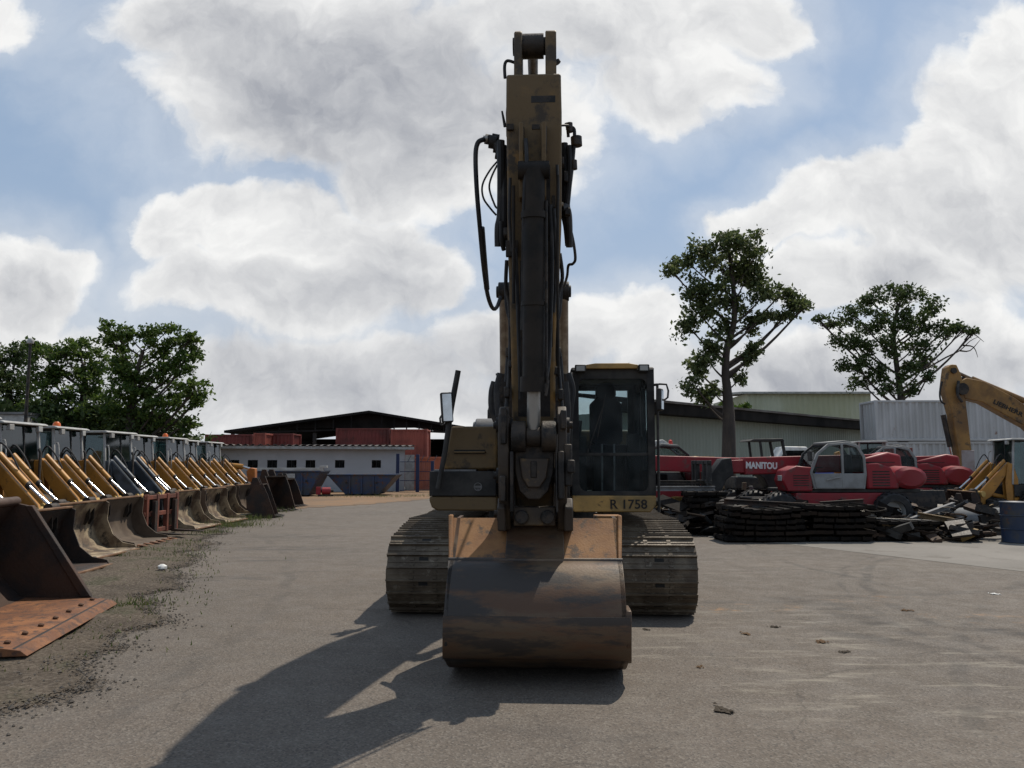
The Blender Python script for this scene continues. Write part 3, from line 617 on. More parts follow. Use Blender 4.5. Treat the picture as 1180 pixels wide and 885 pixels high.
m = MB(); zz = [Lz(y, FD) for y in (444, 453, 590)]
m.tube([(cx1+.03, CD-.02, zz[2]), (cx1+.035, CD-.02, zz[0])], .016, BLACKP); m.tube([(cx1, CD+.02, zz[0]), (cx1+.035, CD-.02, zz[0])], .016, BLACKP); m.build('grab_rail', CAB)
mirror(761.5, 460.5, 9, 26, 9.45, R(3), [(752.5,444,9.56),(768,443,9.5),(769.5,458,9.46),(763,461,9.44)], 62)
m = MB(); m.tube([(cx0+pw+.1, CD-.012, zmid+.02), (cx0+pw+.28, CD-.012, zmid+.55)], .007, CABF, 6); m.tube([(cx0+pw+.22, CD-.014, zmid+.2), (cx0+pw+.32, CD-.014, zmid+.72)], .006, CABF, 6); m.build('wiper', CAB)
MB().cyl((Lx(726, 10.3), CD+.7, cz1-.02), (Lx(726, 10.3), CD+.7, cz1+.12), .004, BLACKP).build('aerial', CAB)

# boom
bw = .245
bp_ = [(11.1,1.75),(10.6,1.75),(10.2,2.6),(9.6,3.5),(8.6,4.2),(7.6,4.78),(7.0,4.62),(6.75,4.56),(6.66,4.76),(6.85,5.0),(7.7,5.42),(8.7,5.62),(9.6,5.5),(10.3,5.0),(10.85,3.9),(11.25,2.4)]
bm_ = MB(); bm_.prism([(ly(d), z) for d, z in bp_], -bw, bw, YEL, 'x'); BOOM = bm_.build('boom', EXR, .02)
m = MB()
for s_ in (-1, 1): m.prism([(ly(11.3),1.2),(ly(10.4),1.2),(ly(10.6),2.05),(ly(11.1),2.15)], s_*.34-.03, s_*.34+.03, DSTEEL, 'x')
m.cyl((-.4, ly(10.9), 1.95), (.4, ly(10.9), 1.95), .09, DSTEEL); m.build('boom_foot_bracket', EXR, .01)
for px in (581.5, 649.5):
    hd = 9.15; x = Lx(px, hd); z1 = Lz(336, hd); z0 = 1.45; y1, y0 = ly(hd), ly(9.55)
    f = lambda py: (z1-z0, )[0]
    P = lambda t: Vector((x, y0+(y1-y0)*t, z0+(z1-z0)*t))
    tg = (Lz(432, 9.3)-z0)/(z1-z0)
    m = MB(); m.cyl(P(0), P(tg), .105, DSTEEL, n=20); m.cyl(P(tg-.0), P(tg+.01), .118, DSTEEL, n=20); m.cyl(P(tg-.13), P(tg-.09), .13, DSTEEL, n=20); m.cyl((x-.08, y0, z0), (x+.08, y0, z0), .12, DSTEEL)
    m.tube([P(.05)+Vector((0,-.13,0)), P(tg-.1)+Vector((0,-.14,0))], .018, DSTEEL)
    bc = m.build('boom_cylinder', EXR)
    MB().cyl(P(tg), P(.97), .068, RODB, n=18).build('piston_rod', bc)
    e = MB(); e.cyl((x-.075, y1, z1), (x+.075, y1, z1), .115, DSTEEL, n=20); sgn = 1 if px > 615 else -1; e.cyl((x+sgn*.07, y1, z1), (x+sgn*.1, y1, z1), .07, DSTEEL); e.build('rod_eye', bc, .008)
MB().cyl((Lx(578, 9.15), ly(9.15), Lz(338, 9.15)), (Lx(653, 9.15), ly(9.15), Lz(338, 9.15)), .06, DSTEEL).build('boom_pin', EXR)

# dipper arm
lev = [(84,583.2,646.5,6.45,6.78),(120,583,647,6.46,6.95),(200,584,647.5,6.55,7.2),(262,584.5,647,6.62,7.28),(300,585.5,645.5,6.68,7.26),(345,587,642,6.74,7.2),(400,588.5,640,6.8,7.16),(480,590,640,6.9,7.18),(560,592,639,6.97,7.16),(606,596,637,7.0,7.12)]
rings = []
for (py, a, b2, d0, d1) in lev:
    z = Lz(py, d0); xa, xb = Lx(a, d0, py), Lx(b2, d0, py)
    rings.append([(xa, ly(d0), z), (xb, ly(d0), z), (xb, ly(d1), z), (xa, ly(d1), z)])
m = MB(); m.loft(rings, YEL); ARM = m.build('dipper_arm', EXR, .02)
def strip(pa, pb, xa, xb, dd, th, mt, mb):      # a strip lying on the front plate of the arm between two heights
    d0 = np.interp(pa, [l[0] for l in lev], [l[3] for l in lev]); d1 = np.interp(pb, [l[0] for l in lev], [l[3] for l in lev])
    z0, z1 = Lz(pa, d0), Lz(pb, d1)
    r = []
    for (d, z, py) in ((d0, z0, pa), (d1, z1, pb)):
        r.append([(Lx(xa, d, py), ly(d)-th, z), (Lx(xb, d, py), ly(d)-th, z), (Lx(xb, d, py), ly(d)+.003, z), (Lx(xa, d, py), ly(d)+.003, z)])
    mb.loft(r, mt)
m = MB(); strip(190, 262, 604, 634, 0, .003, DSTEEL, m); strip(262, 300, 601, 639, 0, .003, DSTEEL, m); strip(300, 400, 599, 637, 0, .003, DSTEEL, m); strip(400, 480, 597, 634, 0, .003, DSTEEL, m); m.build('grease_patch', ARM)
m = MB()
strip(146, 232, 598.5, 603.5, 0, .11, YEL, m); strip(146, 232, 624, 629.5, 0, .11, YEL, m); strip(148, 178, 597.8, 604.3, 0, .06, DSTEEL, m); strip(148, 178, 623.5, 630.3, 0, .06, DSTEEL, m)
m.build('cylinder_bracket', ARM, .008)
for st_ in ((110,118,612,640,.002),(143,150,584,592,.03),(143,149,613,622,.006),(226,240,636,640,.02),(278,296,583,597,.05),(268,274,632,640,.05)):
    m = MB(); strip(st_[0], st_[1], st_[2], st_[3], 0, st_[4], DSTEEL, m); m.build('grease_fitting', ARM, .003)
# tail clevis with the eye of the arm cylinder
m = MB(); dcl = 6.62
for a, b2 in ((593, 602), (628.5, 641)):
    xa, xb = Lx(a, dcl, 60), Lx(b2, dcl, 60); zt_, zb_ = Lz(40, dcl), Lz(100, dcl)
    pts = [(ly(6.47), zb_), (ly(6.85), zb_), (ly(6.78), zt_-.04), (ly(6.7), zt_), (ly(6.55), zt_), (ly(6.49), zt_-.04)]
    m.prism(pts, xa, xb, YEL, 'x')
cv = m.build('tail_clevis', ARM, .012)
m = MB(); zp = Lz(53, dcl); m.cyl((Lx(591, dcl), ly(6.62), zp), (Lx(643, dcl), ly(6.62), zp), .075, DSTEEL); m.cyl((Lx(602, dcl), ly(6.62), zp), (Lx(628.5, dcl), ly(6.62), zp), .105, DSTEEL, n=24); m.build('clevis_pin', cv)
P0 = Vector((Lx(615, dcl), ly(6.62), zp)); P1 = Vector((Lx(616, 9.2), ly(9.3), 5.88)); dv = P1-P0
m = MB(); m.cyl(P0+dv*.46, P0+dv*1.0, .085, DSTEEL, n=20); m.cyl(P0+dv*.45, P0+dv*.5, .095, DSTEEL, n=20); ac = m.build('arm_cylinder', EXR)
MB().cyl(P0+dv*.02, P0+dv*.47, .048, DSTEEL).build('piston_rod', ac)
m = MB()
for s_ in (-1, 1): m.prism([(ly(9.0),5.5),(ly(9.55),5.4),(ly(9.36),5.98),(ly(9.24),5.98)], s_*.13-.02, s_*.13+.02, YEL, 'x')
m.build('cylinder_lug', BOOM)
for pts, r_ in (([(593,72,6.6),(584.5,70,6.6),(581.5,76,6.6),(582,90,6.6)], .014), ([(641,70,6.55),(643,73,6.55)], .03), ([(578.5,128,6.6),(582,146,6.6)], [.008,.014])):
    m = MB(); m.tube([L(*q) for q in pts], r_, BLACKP, 8, 4 if len(pts) > 2 else 0); m.build('grease_hose', ARM)
ARMK = mat('oil black cylinder', (.012,.011,.010), .6, 0, (.028,.022,.017), .5, 3, spec=.2)
# bucket cylinder
bt, bb = L(615, 196, 6.42), L(615, 500, 6.62)
d_ = bb-bt; tg = (Lz(451, 6.6)-bt.z)/d_.z
m = MB(); m.cyl(bt, bt+d_*tg, .093, ARMK, n=22); m.cyl(bt+d_*(tg-.055), bt+d_*(tg+.002), .112, ARMK, n=22); m.cyl(bt+Vector((-.13,0,0)), bt+Vector((.13,0,0)), .075, ARMK); m.cyl(bt+d_*.16, bt+d_*.185, .107, ARMK, n=22); m.cyl(bt+d_*.5, bt+d_*.515, .103, ARMK, n=22)
m.tube([bt+d_*.12+Vector((.105,-.02,0)), bt+d_*.75+Vector((.107,-.05,0)), bt+d_*.80+Vector((.118,-.06,0)), bt+d_*.86+Vector((.10,-.09,0))], .012, DSTEEL, 8, 3)
m.tube([bt+d_*.02+Vector((.20,.0,0)), bt+d_*.55+Vector((.20,.05,0)), bt+d_*.78+Vector((.21,.06,0))], .012, ARMK, 8, 3); m.tube([bt+d_*.05+Vector((-.17,.05,0)), bt+d_*.5+Vector((-.17,.07,0))], .014, ARMK, 8, 3)
BC = m.build('bucket_cylinder', EXR)
MB().cyl(bt+d_*tg, bt+d_*.985, .056, PIPE, n=20).build('piston_rod', BC)
# linkage at the foot of the arm
m = MB(); dk = 6.62
zl = Lz(503, dk)
for a, b2 in ((589.5, 606), (624, 641)): m.cyl((Lx(a, dk, 503), ly(dk), zl), (Lx(b2, dk, 503), ly(dk), zl), .13, DSTEEL, n=24)
m.cyl((Lx(606, dk), ly(dk), zl), (Lx(624, dk), ly(dk), zl), .085, DSTEEL)
m.prism([(Lx(x, dk, 540), Lz(y, dk)) for x, y in ((592,510),(640,510),(638,545),(632,566),(622,576),(608,576),(598,566),(593,545))], ly(dk)+.02, ly(dk)+.16, DSTEEL, 'y')
m.prism([(Lx(x, dk, 540), Lz(y, dk)) for x, y in ((598,528),(633,528),(630,550),(622,562),(608,562),(601,550))], ly(dk)-.015, ly(dk)+.03, GREASY, 'y')
m.prism([(Lx(x, dk, 540), Lz(y, dk)) for x, y in ((611,531),(619,531),(619,551),(611,551))], ly(dk)-.022, ly(dk)+.0, DSTEEL, 'y')
LK = m.build('bucket_link', EXR, .012)
for a, b2 in ((575.5, 588), (642, 653)):
    m = MB(); xa, xb = Lx(a, 6.75, 530), Lx(b2, 6.75, 530)
    m.prism([(ly(6.60), Lz(478, 6.62)), (ly(6.72), Lz(468, 6.7)), (ly(6.86), Lz(476, 6.8)), (ly(6.98), Lz(540, 6.95)), (ly(7.05), Lz(606, 7.0)), (ly(6.8), Lz(611, 6.8)), (ly(6.62), Lz(570, 6.62)), (ly(6.55), Lz(520, 6.55))], xa, xb, GREASY, 'x')
    lk = m.build('rocker_arm', LK, .012); q = MB(); out = xa-.03 if a < 600 else xb+.03
    for (dd, py) in ((6.72, 490), (6.75, 548), (6.84, 592)): q.cyl((xa-.025, ly(dd), Lz(py, dd)), (xb+.025, ly(dd), Lz(py, dd)), .065, DSTEEL, n=16); q.cyl((xa-.05, ly(dd), Lz(py, dd)), (xb+.05, ly(dd), Lz(py, dd)), .03, DSTEEL, n=10); q.build('pin', lk); q = MB()
m = MB()
for (a, b2, y0_, y1_, th) in ((577,584,470,512,.05),(646,653,473,495,.07),(650,659,512,560,.05),(653,662,530,545,.1),(576,583,548,578,.05),(643,650,520,575,.09),(588,592,520,590,.06),(640,643,500,590,.05)):
    m = MB(); m.box(Lx(a, 6.6, 520), Lx(b2, 6.6, 520), ly(6.58)-th, ly(6.58)+.1, Lz(y1_, 6.6), Lz(y0_, 6.6), DSTEEL); m.build('pin_keeper', LK, .012)
# bucket
prof = [(597,7.0,517.5,714.5),(621,6.82,516.5,715.5),(645,6.62,515.8,716.3),(650,6.50,515.6,717),(662,6.39,515.2,718.5),(680,6.28,514.5,720),(700,6.205,513.5,721.5),(722,6.165,512.8,723),(744,6.19,512.5,723.5),(758,6.27,512.5,723.5),(765.5,6.42,513,723)]
out_ = [(ly(d), Lz(py, d), Lx(a, d, py), Lx(b2, d, py)) for py, d, a, b2 in prof]
xa_, xb_ = out_[-1][2], out_[-1][3]
out_ += [(ly(6.68), .045, xa_, xb_), (ly(7.0), .008, xa_, xb_), (ly(7.42), .006, xa_, xb_)]
def dens_(pts, n=4):
    P = np.array(pts); o = [tuple(P[0]), tuple(P[1])]
    for i in range(1, len(P)-1):
        p0, p1, p2, p3 = P[max(i-1, 1)], P[i], P[i+1], P[min(i+2, len(P)-1)]
        for t in np.linspace(0, 1, n+1)[1:]: o.append(tuple(.5*((2*p1)+(p2-p0)*t+(2*p0-5*p1+4*p2-p3)*t*t+(3*p1-p0-3*p2+p3)*t**3)))
    return o
out_ = [out_[0]]+dens_(out_[1:])
cy, cz_ = ly(7.05), .62
inn = [(y+(cy-y)*.055, z+(cz_-z)*.055 + (.02 if z < .1 else 0), a+.03, b2-.03) for y, z, a, b2 in out_]
m = MB()
ov = [(o[2+e], o[0], o[1]) for o in out_ for e in (0, 1)]; iv = [(o[2+e], o[0], o[1]) for o in inn for e in (0, 1)]
nq = len(out_)-1
m.add(ov[:6], [(2*k, 2*k+1, 2*k+3, 2*k+2) for k in range(2)], ORUST)
m.add(ov[4:], [(2*k, 2*k+1, 2*k+3, 2*k+2) for k in range(nq-2)], BUCK)
m.add(iv, [(2*k+2, 2*k+3, 2*k+1, 2*k) for k in range(nq)], BUCK)
BKT = m.build('bucket', EXR, 0, True, 50, False)
m = MB()
for side in (0, 1):
    xs = [o[2+side] for o in out_]; x_ = min(xs) if side == 0 else max(xs)
    x_ = out_[8][2+side]
    pts = [(o[0], o[1]) for o in out_] + [(ly(7.5), .35), (ly(7.45), .8), (ly(7.25), 1.24)]
    th = .025 if side == 0 else -.025
    m = MB(); m.prism(pts, x_+th*.2, x_+th*1.4, BUCK, 'x'); m.build('side_plate', BKT)
m = MB()   # raised rims on the side edges, top bar, wear plates at the heel corners
for (a, b2) in ((516.3, 521.5), (711, 716)):
    m.loft([[(Lx(a, o[1], o[0]), ly(o[1])-.03, Lz(o[0], o[1])), (Lx(b2, o[1], o[0]), ly(o[1])-.03, Lz(o[0], o[1])), (Lx(b2, o[1], o[0]), ly(o[1])+.05, Lz(o[0], o[1])), (Lx(a, o[1], o[0]), ly(o[1])+.05, Lz(o[0], o[1]))] for o in ((593.5,7.02),(597,7.0),(621,6.82),(645,6.62))], ORUST)
m.build('edge_rim', BKT, .01)
m = MB(); wp = [o for o in out_ if o[1] < Lz(706, 6.19)][:12]
m.loft([[(o[2]-.022, o[0]-.012, o[1]), (o[3]+.022, o[0]-.012, o[1]), (o[3]+.022, o[0]+.05, o[1]+.003), (o[2]-.022, o[0]+.05, o[1]+.003)] for o in wp], mat('brown wear plate', (.112,.075,.045), .6, .1, (.115,.055,.028), .5, 1.6, (.05,.038,.03), .45, 2.2, .12, 60, (.6,1,3)))
m.build('wear_plate', BKT, 0, True, 50)
m = MB(); m.tube([(Lx(517, 6.6), ly(6.60), Lz(646, 6.6)), (Lx(715.5, 6.6), ly(6.60), Lz(646, 6.6))], .022, BUCK, 8); m.build('crease_bar', BKT)
for a, b2 in ((510.6, 515.5), (721, 727.5)):
    m = MB(); m.loft([[(Lx(a, d, py), ly(d)-.012, Lz(py, d)), (Lx(b2, d, py), ly(d)-.012, Lz(py, d)), (Lx(b2, d, py), ly(d)+.25, Lz(py, d)+dz), (Lx(a, d, py), ly(d)+.25, Lz(py, d)+dz)] for py, d, dz in ((703,6.2,0),(722,6.165,0),(744,6.185,0),(756,6.26,.0),(763,6.42,.04))], BUCK)
    m.build('side_cutter', BKT, .01)
m = MB()
for k in range(5): x_ = xa_+.1+(xb_-xa_-.2)*k/4; m.prism([(ly(7.3), .0), (ly(7.72), .05), (ly(7.3), .12)], x_-.06, x_+.06, DSTEEL, 'x')
m.build('teeth', BKT)
m = MB(); xa, xb = Lx(583, 6.75, 620), Lx(650, 6.75, 620)
m.loft([[(xa, ly(d)-.02, z), (xb, ly(d)-.02, z), (xb, ly(d)+.1, z), (xa, ly(d)+.1, z)] for d, z in ((6.92, Lz(601, 6.92)), (6.80, Lz(622, 6.8)), (6.62, Lz(644, 6.62)))], BUCK)
m.build('mount_plate', BKT, .006)
m = MB(); xa, xb = Lx(592, 6.78, 595), Lx(640, 6.78, 595); m.box(xa, xb, ly(6.72), ly(6.9), Lz(606, 6.74), Lz(584, 6.74), GREASY)
for px in (601, 631): m.cyl((Lx(px, 6.72, 595), ly(6.68), Lz(596, 6.72)), (Lx(px, 6.72, 595), ly(6.78), Lz(596, 6.72)), .06, DSTEEL)
m.build('coupler_block', BKT, .012)
for a, b2 in ((574, 583), (650, 660)):
    xa, xb = Lx(a, 6.75, 590), Lx(b2, 6.75, 590)
    MB().prism([(ly(6.66), Lz(612, 6.7)), (ly(6.62), Lz(585, 6.65)), (ly(6.72), Lz(574, 6.7)), (ly(7.1), Lz(580, 7.0)), (ly(7.15), Lz(612, 7.1))], xa, xb, GREASY, 'x').build('bucket_ear', BKT, .012)
MB().box(Lx(683, 7.6, 590), Lx(712, 7.6, 590), ly(7.3), ly(7.5), Lz(606, 7.3), Lz(594, 7.3), ORUST).build('top_lug', BKT, .01)
for (x_, y_, w_, h_, dd) in ((579,196,5,14,6.9),(579,238,6,10,6.95),(652,206,5,12,6.85),(654,246,7,8,6.9),(583,268,5,9,6.8),(648,188,4,9,6.8),(590,372,5,10,6.9),(641,372,5,10,6.9),(589,420,6,8,6.9),(641,428,6,9,6.9),(584,452,6,12,6.85),(646,455,6,12,6.85)):
    m = MB(); m.box(Lx(x_-w_/2, dd, y_), Lx(x_+w_/2, dd, y_), ly(dd)-.06, ly(dd)+.12, Lz(y_+h_/2, dd), Lz(y_-h_/2, dd), DSTEEL); m.build('pipe_clamp', EXR, .008)
# hoses
def hose(pts, r, m=RUBBER, parent=EXR, name='hose', n=8): MB().tube([L(*p) for p in pts], r, m, n, 6).build(name, parent)
hose([(575,163,7.0),(566,160,7.0),(556,161,6.95),(550,166,6.95),(548,182,6.95),(549.5,220,6.98),(553,262,7.1),(557,305,7.4),(561,335,7.9),(565,350,8.3),(569,356,8.6),(573,353,8.9),(577,342,9.0)], .022)
hose([(555,262,7.1),(558,300,7.35),(561,333,7.9)], .028)
hose([(574,185,7.0),(564,197,7.0),(556,213,7.0),(557,228,7.0),(565,240,7.0),(572,248,7.02)], .009); hose([(573,190,7.0),(566,205,7.0),(564,218,7.0),(570,236,7.0),(573,240,7.0)], .009)
hose([(577,150+12,6.85),(577.5,200,6.88),(577,246,6.95),(574.5,262,6.95),(574.5,284,6.98)], .036); hose([(580.5,168,6.9),(581,230,6.9),(581,285,7.0)], .03); hose([(578,255,6.85),(578,275,6.88),(580.5,288,6.95)], .02)
hose([(572,165,6.95),(576,180,6.95),(578,230,6.95)], .03)
m = MB()
for (px, py, r) in ((563,160,.045),(568,163,.06),(573,170,.045),(571,158,.035),(575,178,.04)): m.cyl(L(px-4, py, 7.0), L(px+4, py+1.5, 7.0), r, DSTEEL)
m.cyl(L(557,160,6.97), L(562,160,6.97), .03, PIPE); m.build('valve_block', EXR)
hose([(650,165,6.85),(651,200,6.88),(650,240,6.95),(653.5,262,6.95),(655.5,283,6.98)], .034); hose([(647,240,6.8),(652,238,6.85),(655,246,6.9),(656,262,6.92),(656,285,6.98)], .03)
hose([(656,168,6.8),(657,195,6.8),(655,220,6.85),(652,250,6.9)], .026); hose([(653,150,6.8),(659,147,6.8),(662,152,6.8),(661,175,6.8),(658,205,6.82),(654,235,6.9)], .016)
hose([(646,144.5,6.7),(654,144.5,6.75),(659,147,6.8)], .010); hose([(652,142,6.8),(654,148,6.8),(655,158,6.82)], .014)
hose([(657,262,6.95),(661,280,7.0),(663,298,7.05),(660,304,7.1),(655,306,7.15),(653.5,318,7.4),(650,330,8.2)], .013); hose([(655,235,6.9),(658,270,6.95),(659,284,6.98)], .014)
m = MB()
for (px, py, r) in ((664,163,.05),(656,147,.03),(661,190,.03)): m.cyl(L(px, py-5, 6.8), L(px+.5, py+5, 6.8), r, DSTEEL)
m.cyl(L(637,235,6.6), L(647,235,6.75), .022, YEL); m.build('valve_block', EXR)
hose([(583,330,9.0),(584,355,9.0),(588,372,9.0),(588,395,9.05),(585,412,9.1),(583,440,9.1)], .02); hose([(647,330,9.0),(645,360,9.0),(642,372,9.0),(642,395,9.05),(646,412,9.1),(648,440,9.1)], .02)
for px in (587, 643): MB().box(Lx(px-4, 9.1), Lx(px+4, 9.1), ly(9.0), ly(9.2), Lz(412, 9.1), Lz(402, 9.1), DSTEEL).build('hose_clamp', EXR, .01)
hose([(606,160,6.4),(607,190,6.38),(604,230,6.4),(603,300,6.5),(602,380,6.6)], .016); hose([(634,236,6.5),(636,300,6.55),(634,380,6.62),(632,420,6.6),(628,440,6.55)], .018); hose([(638,240,6.5),(641,300,6.6),(638,360,6.68)], .014); hose([(594,286,6.55),(596,330,6.62),(598,400,6.68),(600,460,6.75)], .016)
hose([(584,300,6.75),(583,330,6.85),(587,352,6.9),(588,400,6.95),(586,440,6.95),(583,475,6.9)], .017); hose([(645,292,6.75),(648,320,6.85),(643,345,6.9),(642,400,6.95),(645,440,6.95),(648,475,6.9)], .017); hose([(588,205,6.5),(587,250,6.55),(590,290,6.62)], .013); hose([(642,190,6.5),(643,225,6.52),(640,262,6.58)], .013)
hose([(570,440,9.0),(567,452,9.0),(567,470,9.0),(572,485,9.0)], .04); hose([(576,430,8.9),(572,450,8.9),(574,480,8.9)], .03); hose([(655,430,9.0),(660,450,9.0),(657,480,9.0),(655,560,9.2)], .035); hose([(652,440,8.9),(655,480,8.9),(652,540,8.9),(655,580,9.2)], .03)

# ------------------------------------------------------------------ buildings behind
def inner_root(o): return (Matrix.Translation(o.location) @ o.rotation_euler.to_matrix().to_4x4())
def long_wall():
    a = at(236, 569, 47.5); b = at(466, 569.7, 51); a.z = b.z = 0
    dx = (b-a); Lw = dx.length; rz = math.atan2(dx.y, dx.x)
    r = thing('long_shed', 'long low grey plastered shed with seven small square windows', 'shed', a, rz)
    inv = inner_root(r).inverted()
    H = 2.75; xw0 = -9
    cs = []
    for px in (269.6, 291.2, 313.6, 336, 357.7, 391.5, 433.7):
        # where the line of sight meets the wall
        d = ray(px, 534.7); n = Vector((-dx.y, dx.x, 0)); t = (a-Vector((0,0,CAMH))).dot(n)/d.dot(n); p = inv @ (Vector((0,0,CAMH))+d*t); cs.append((p.x, p.z))
    hw, hh = .29, .24; zc = sum(c[1] for c in cs)/7
    m = MB(); z0, z1 = zc-hh, zc+hh
    m.box(xw0, Lw, 0, .2, 0, z0, WALLG); m.box(xw0, Lw, 0, .2, z1, H, WALLG)
    xs = [xw0] + [v for c in cs for v in (c[0]-hw, c[0]+hw)] + [Lw]
    for i in range(0, len(xs), 2): m.box(xs[i], xs[i+1], 0, .2, z0, z1, WALLG)
    m.box(Lw-.2, Lw, .2, 6, 0, H, WALLG); m.box(xw0, Lw-.2, 5.8, 6, 0, H, WALLG); m.box(xw0, Lw-.2, .2, 5.8, 0, .02, DARKIN)
    m.build('wall', r, 0, False)
    for i, (x, _) in enumerate(cs):
        w = MB()
        for q in (-hw, 0, hw): w.box(x+q-.025, x+q+.025, .06, .10, z0, z1, DARKIN)
        for q in (z0, z1): w.box(x-hw+.026, x+hw-.026, .064, .098, q-.025, q+.025, DARKIN)
        wn = w.build('window', r, 0, False); MB().box(x-hw, x+hw, .11, .115, z0, z1, glass('dark window glass', (.06,.065,.07), .1)).build('pane', wn, 0, False)
    # corrugated roof sheets with a pale, scalloped front rim
    n = int((Lw+9.6)/.038); vs, fs = [], []
    x = np.linspace(xw0, Lw+.55, n); zz = .045*np.sin(x*2*math.pi/.42)
    for y, z in ((-.55, H+.12), (6.4, H+.22)):
        for k in range(n): vs.append((x[k], y, z+zz[k]))
    for y, z in ((-.55, H+.095), (6.4, H+.195)):
        for k in range(n): vs.append((x[k], y, z+zz[k]))
    for k in range(n-1): fs += [(k, k+1, n+k+1, n+k), (2*n+k, 3*n+k, 3*n+k+1, 2*n+k+1), (k, 2*n+k, 2*n+k+1, k+1)]
    m = MB(); m.add(vs, fs, ROOFB); m.build('roof', r, 0, True)
    m = MB(); m.box(xw0, Lw+.5, -.5, -.46, H-.12, H+.05, LGREY); m.box(Lw+.46, Lw+.5, -.46, 6.3, H-.1, H+.04, WHITE); m.build('fascia', r, 0, False)
    for x_ in np.linspace(0, Lw-.2, 9):
        MB().box(x_-.03, x_+.03, -.46, -.002, H-.1, H-.02, DSTEEL).build('rafter', r, 0, False)
    pa = inv @ at(470, 570, 51.2); m = MB(); m.box(Lw+.03, Lw+.62, .02, .07, .05, 2.3, LGREY); m.build('door_panel', r, 0, False)
long_wall()

def corr_box(mb, x0, x1, y0, y1, z0, z1, m, pitch=.28, dep=.036, frame=None):   # a box with trapezoid corrugation on its long sides
    fr = frame or m
    def face(fn, a0, a1):
        n = max(2, int((a1-a0)/pitch)); P = (a1-a0)/n; prof = []
        for k in range(n):
            o = a0+k*P; prof += [(o, 0), (o+P*.3, 0), (o+P*.5, dep), (o+P*.8, dep)]
        prof.append((a1, 0)); vs = [fn(a, d, z) for z in (z0, z1) for a, d in prof]; k = len(prof)
        mb.add(vs, [(i, i+1, k+i+1, k+i) for i in range(k-1)], m)
    face(lambda a, d, z: (a, y0+d, z), x0, x1); face(lambda a, d, z: (a, y1-d, z), x0, x1)
    face(lambda a, d, z: (x0+d, a, z), y0, y1); face(lambda a, d, z: (x1-d, a, z), y0, y1)
    mb.box(x0+.04, x1-.04, y0+.04, y1-.04, z1-.06, z1-.02, fr)
def container(label, p, rz, Lc, m, group=None, doors=None, dm=None, H=2.59, W=2.44):
    r = thing('shipping_container', label, 'container', p, rz, group)
    b = MB(); corr_box(b, .1, Lc-.1, .05, W-.05, .14, H-.12, m, *((.40, .085) if m == WCONT else (.28, .036))); b.build('side_panels', r, 0, False)
    f = MB()
    for x in (0, Lc-.16):
        for y in (0, W-.16): f.box(x, x+.16, y, y+.16, 0, H, m)
    for y in (0, W-.12):
        f.box(.16, Lc-.16, y+.01, y+.11, 0, .15, m); f.box(.16, Lc-.16, y+.02, y+.1, H-.13, H-.01, m)
    for x in (0, Lc-.12): f.box(x+.01, x+.11, .16, W-.16, 0, .15, m); f.box(x+.01, x+.11, .16, W-.16, H-.13, H-.01, m)
    f.build('frame', r, .01)
    if doors:
        x = Lc if doors > 0 else 0; s = 1 if doors > 0 else -1
        for y in (.17, W/2+.02):
            d = MB(); d.box(min(x-.03*s, x+.02*s), max(x-.03*s, x+.02*s), y, y+W/2-.19, .16, H-.14, dm or m); dd = d.build('door', r, .01)
            q = MB()
            for yy in (.3, .8): q.cyl((x+.05*s, y+yy, .2), (x+.05*s, y+yy, H-.2), .022, LGREY, n=6)
            q.build('lock_rods', dd)
    return r
# the big open shed
def big_shed():
    D = 72; ap = at(425, 473, D); el = at(258, 496, D); er = at(540, 492, D)
    r = thing('open_shed', 'big open sided shed with low pitched dark roof behind the low grey shed', 'shed', (ap.x, D, 0))
    for nm, e in (('a', el), ('b', er)):
        x0, z0, x1, z1 = 0, ap.z, e.x-ap.x, e.z
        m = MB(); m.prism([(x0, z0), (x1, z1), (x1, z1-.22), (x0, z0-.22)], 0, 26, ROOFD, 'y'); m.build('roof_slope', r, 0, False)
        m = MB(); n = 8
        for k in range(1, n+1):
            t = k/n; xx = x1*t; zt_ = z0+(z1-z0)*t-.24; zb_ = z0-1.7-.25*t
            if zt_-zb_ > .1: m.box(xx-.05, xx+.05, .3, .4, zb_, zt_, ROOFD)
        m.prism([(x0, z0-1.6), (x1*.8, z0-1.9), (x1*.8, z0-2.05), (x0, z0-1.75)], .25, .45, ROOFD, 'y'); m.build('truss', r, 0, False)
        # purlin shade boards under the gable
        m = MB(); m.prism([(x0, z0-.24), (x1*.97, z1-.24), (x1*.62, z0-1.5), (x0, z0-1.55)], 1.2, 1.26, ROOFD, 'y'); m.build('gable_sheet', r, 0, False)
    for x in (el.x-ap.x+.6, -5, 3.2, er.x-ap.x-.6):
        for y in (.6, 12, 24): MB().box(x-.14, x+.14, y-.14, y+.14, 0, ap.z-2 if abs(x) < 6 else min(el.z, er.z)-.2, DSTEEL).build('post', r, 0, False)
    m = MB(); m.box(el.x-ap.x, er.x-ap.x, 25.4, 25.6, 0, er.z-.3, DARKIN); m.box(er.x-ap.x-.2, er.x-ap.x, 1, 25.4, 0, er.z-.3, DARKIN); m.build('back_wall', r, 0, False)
big_shed()
def cont_at(label, px0, px1, pyt, D, m, group, doors=None, dm=None, rz=0, H=2.59, below=True):
    a = at(px0, pyt, D); b = at(px1, pyt, D); Lc = (b.x-a.x)
    return container(label, Vector((a.x, D, a.z-H)), rz, Lc, m, group, doors, dm, H)
GC = 'red shipping containers behind the low shed'
def stack_under(label, px0, px1, pyt, D, m, H=2.59):          # the container that carries a raised one
    a = at(px0, pyt, D); b = at(px1, pyt, D); zt_ = a.z-H
    if zt_ > .3: container(label, Vector((a.x, D, 0)), 0, b.x-a.x, m, GC, None, None, zt_)
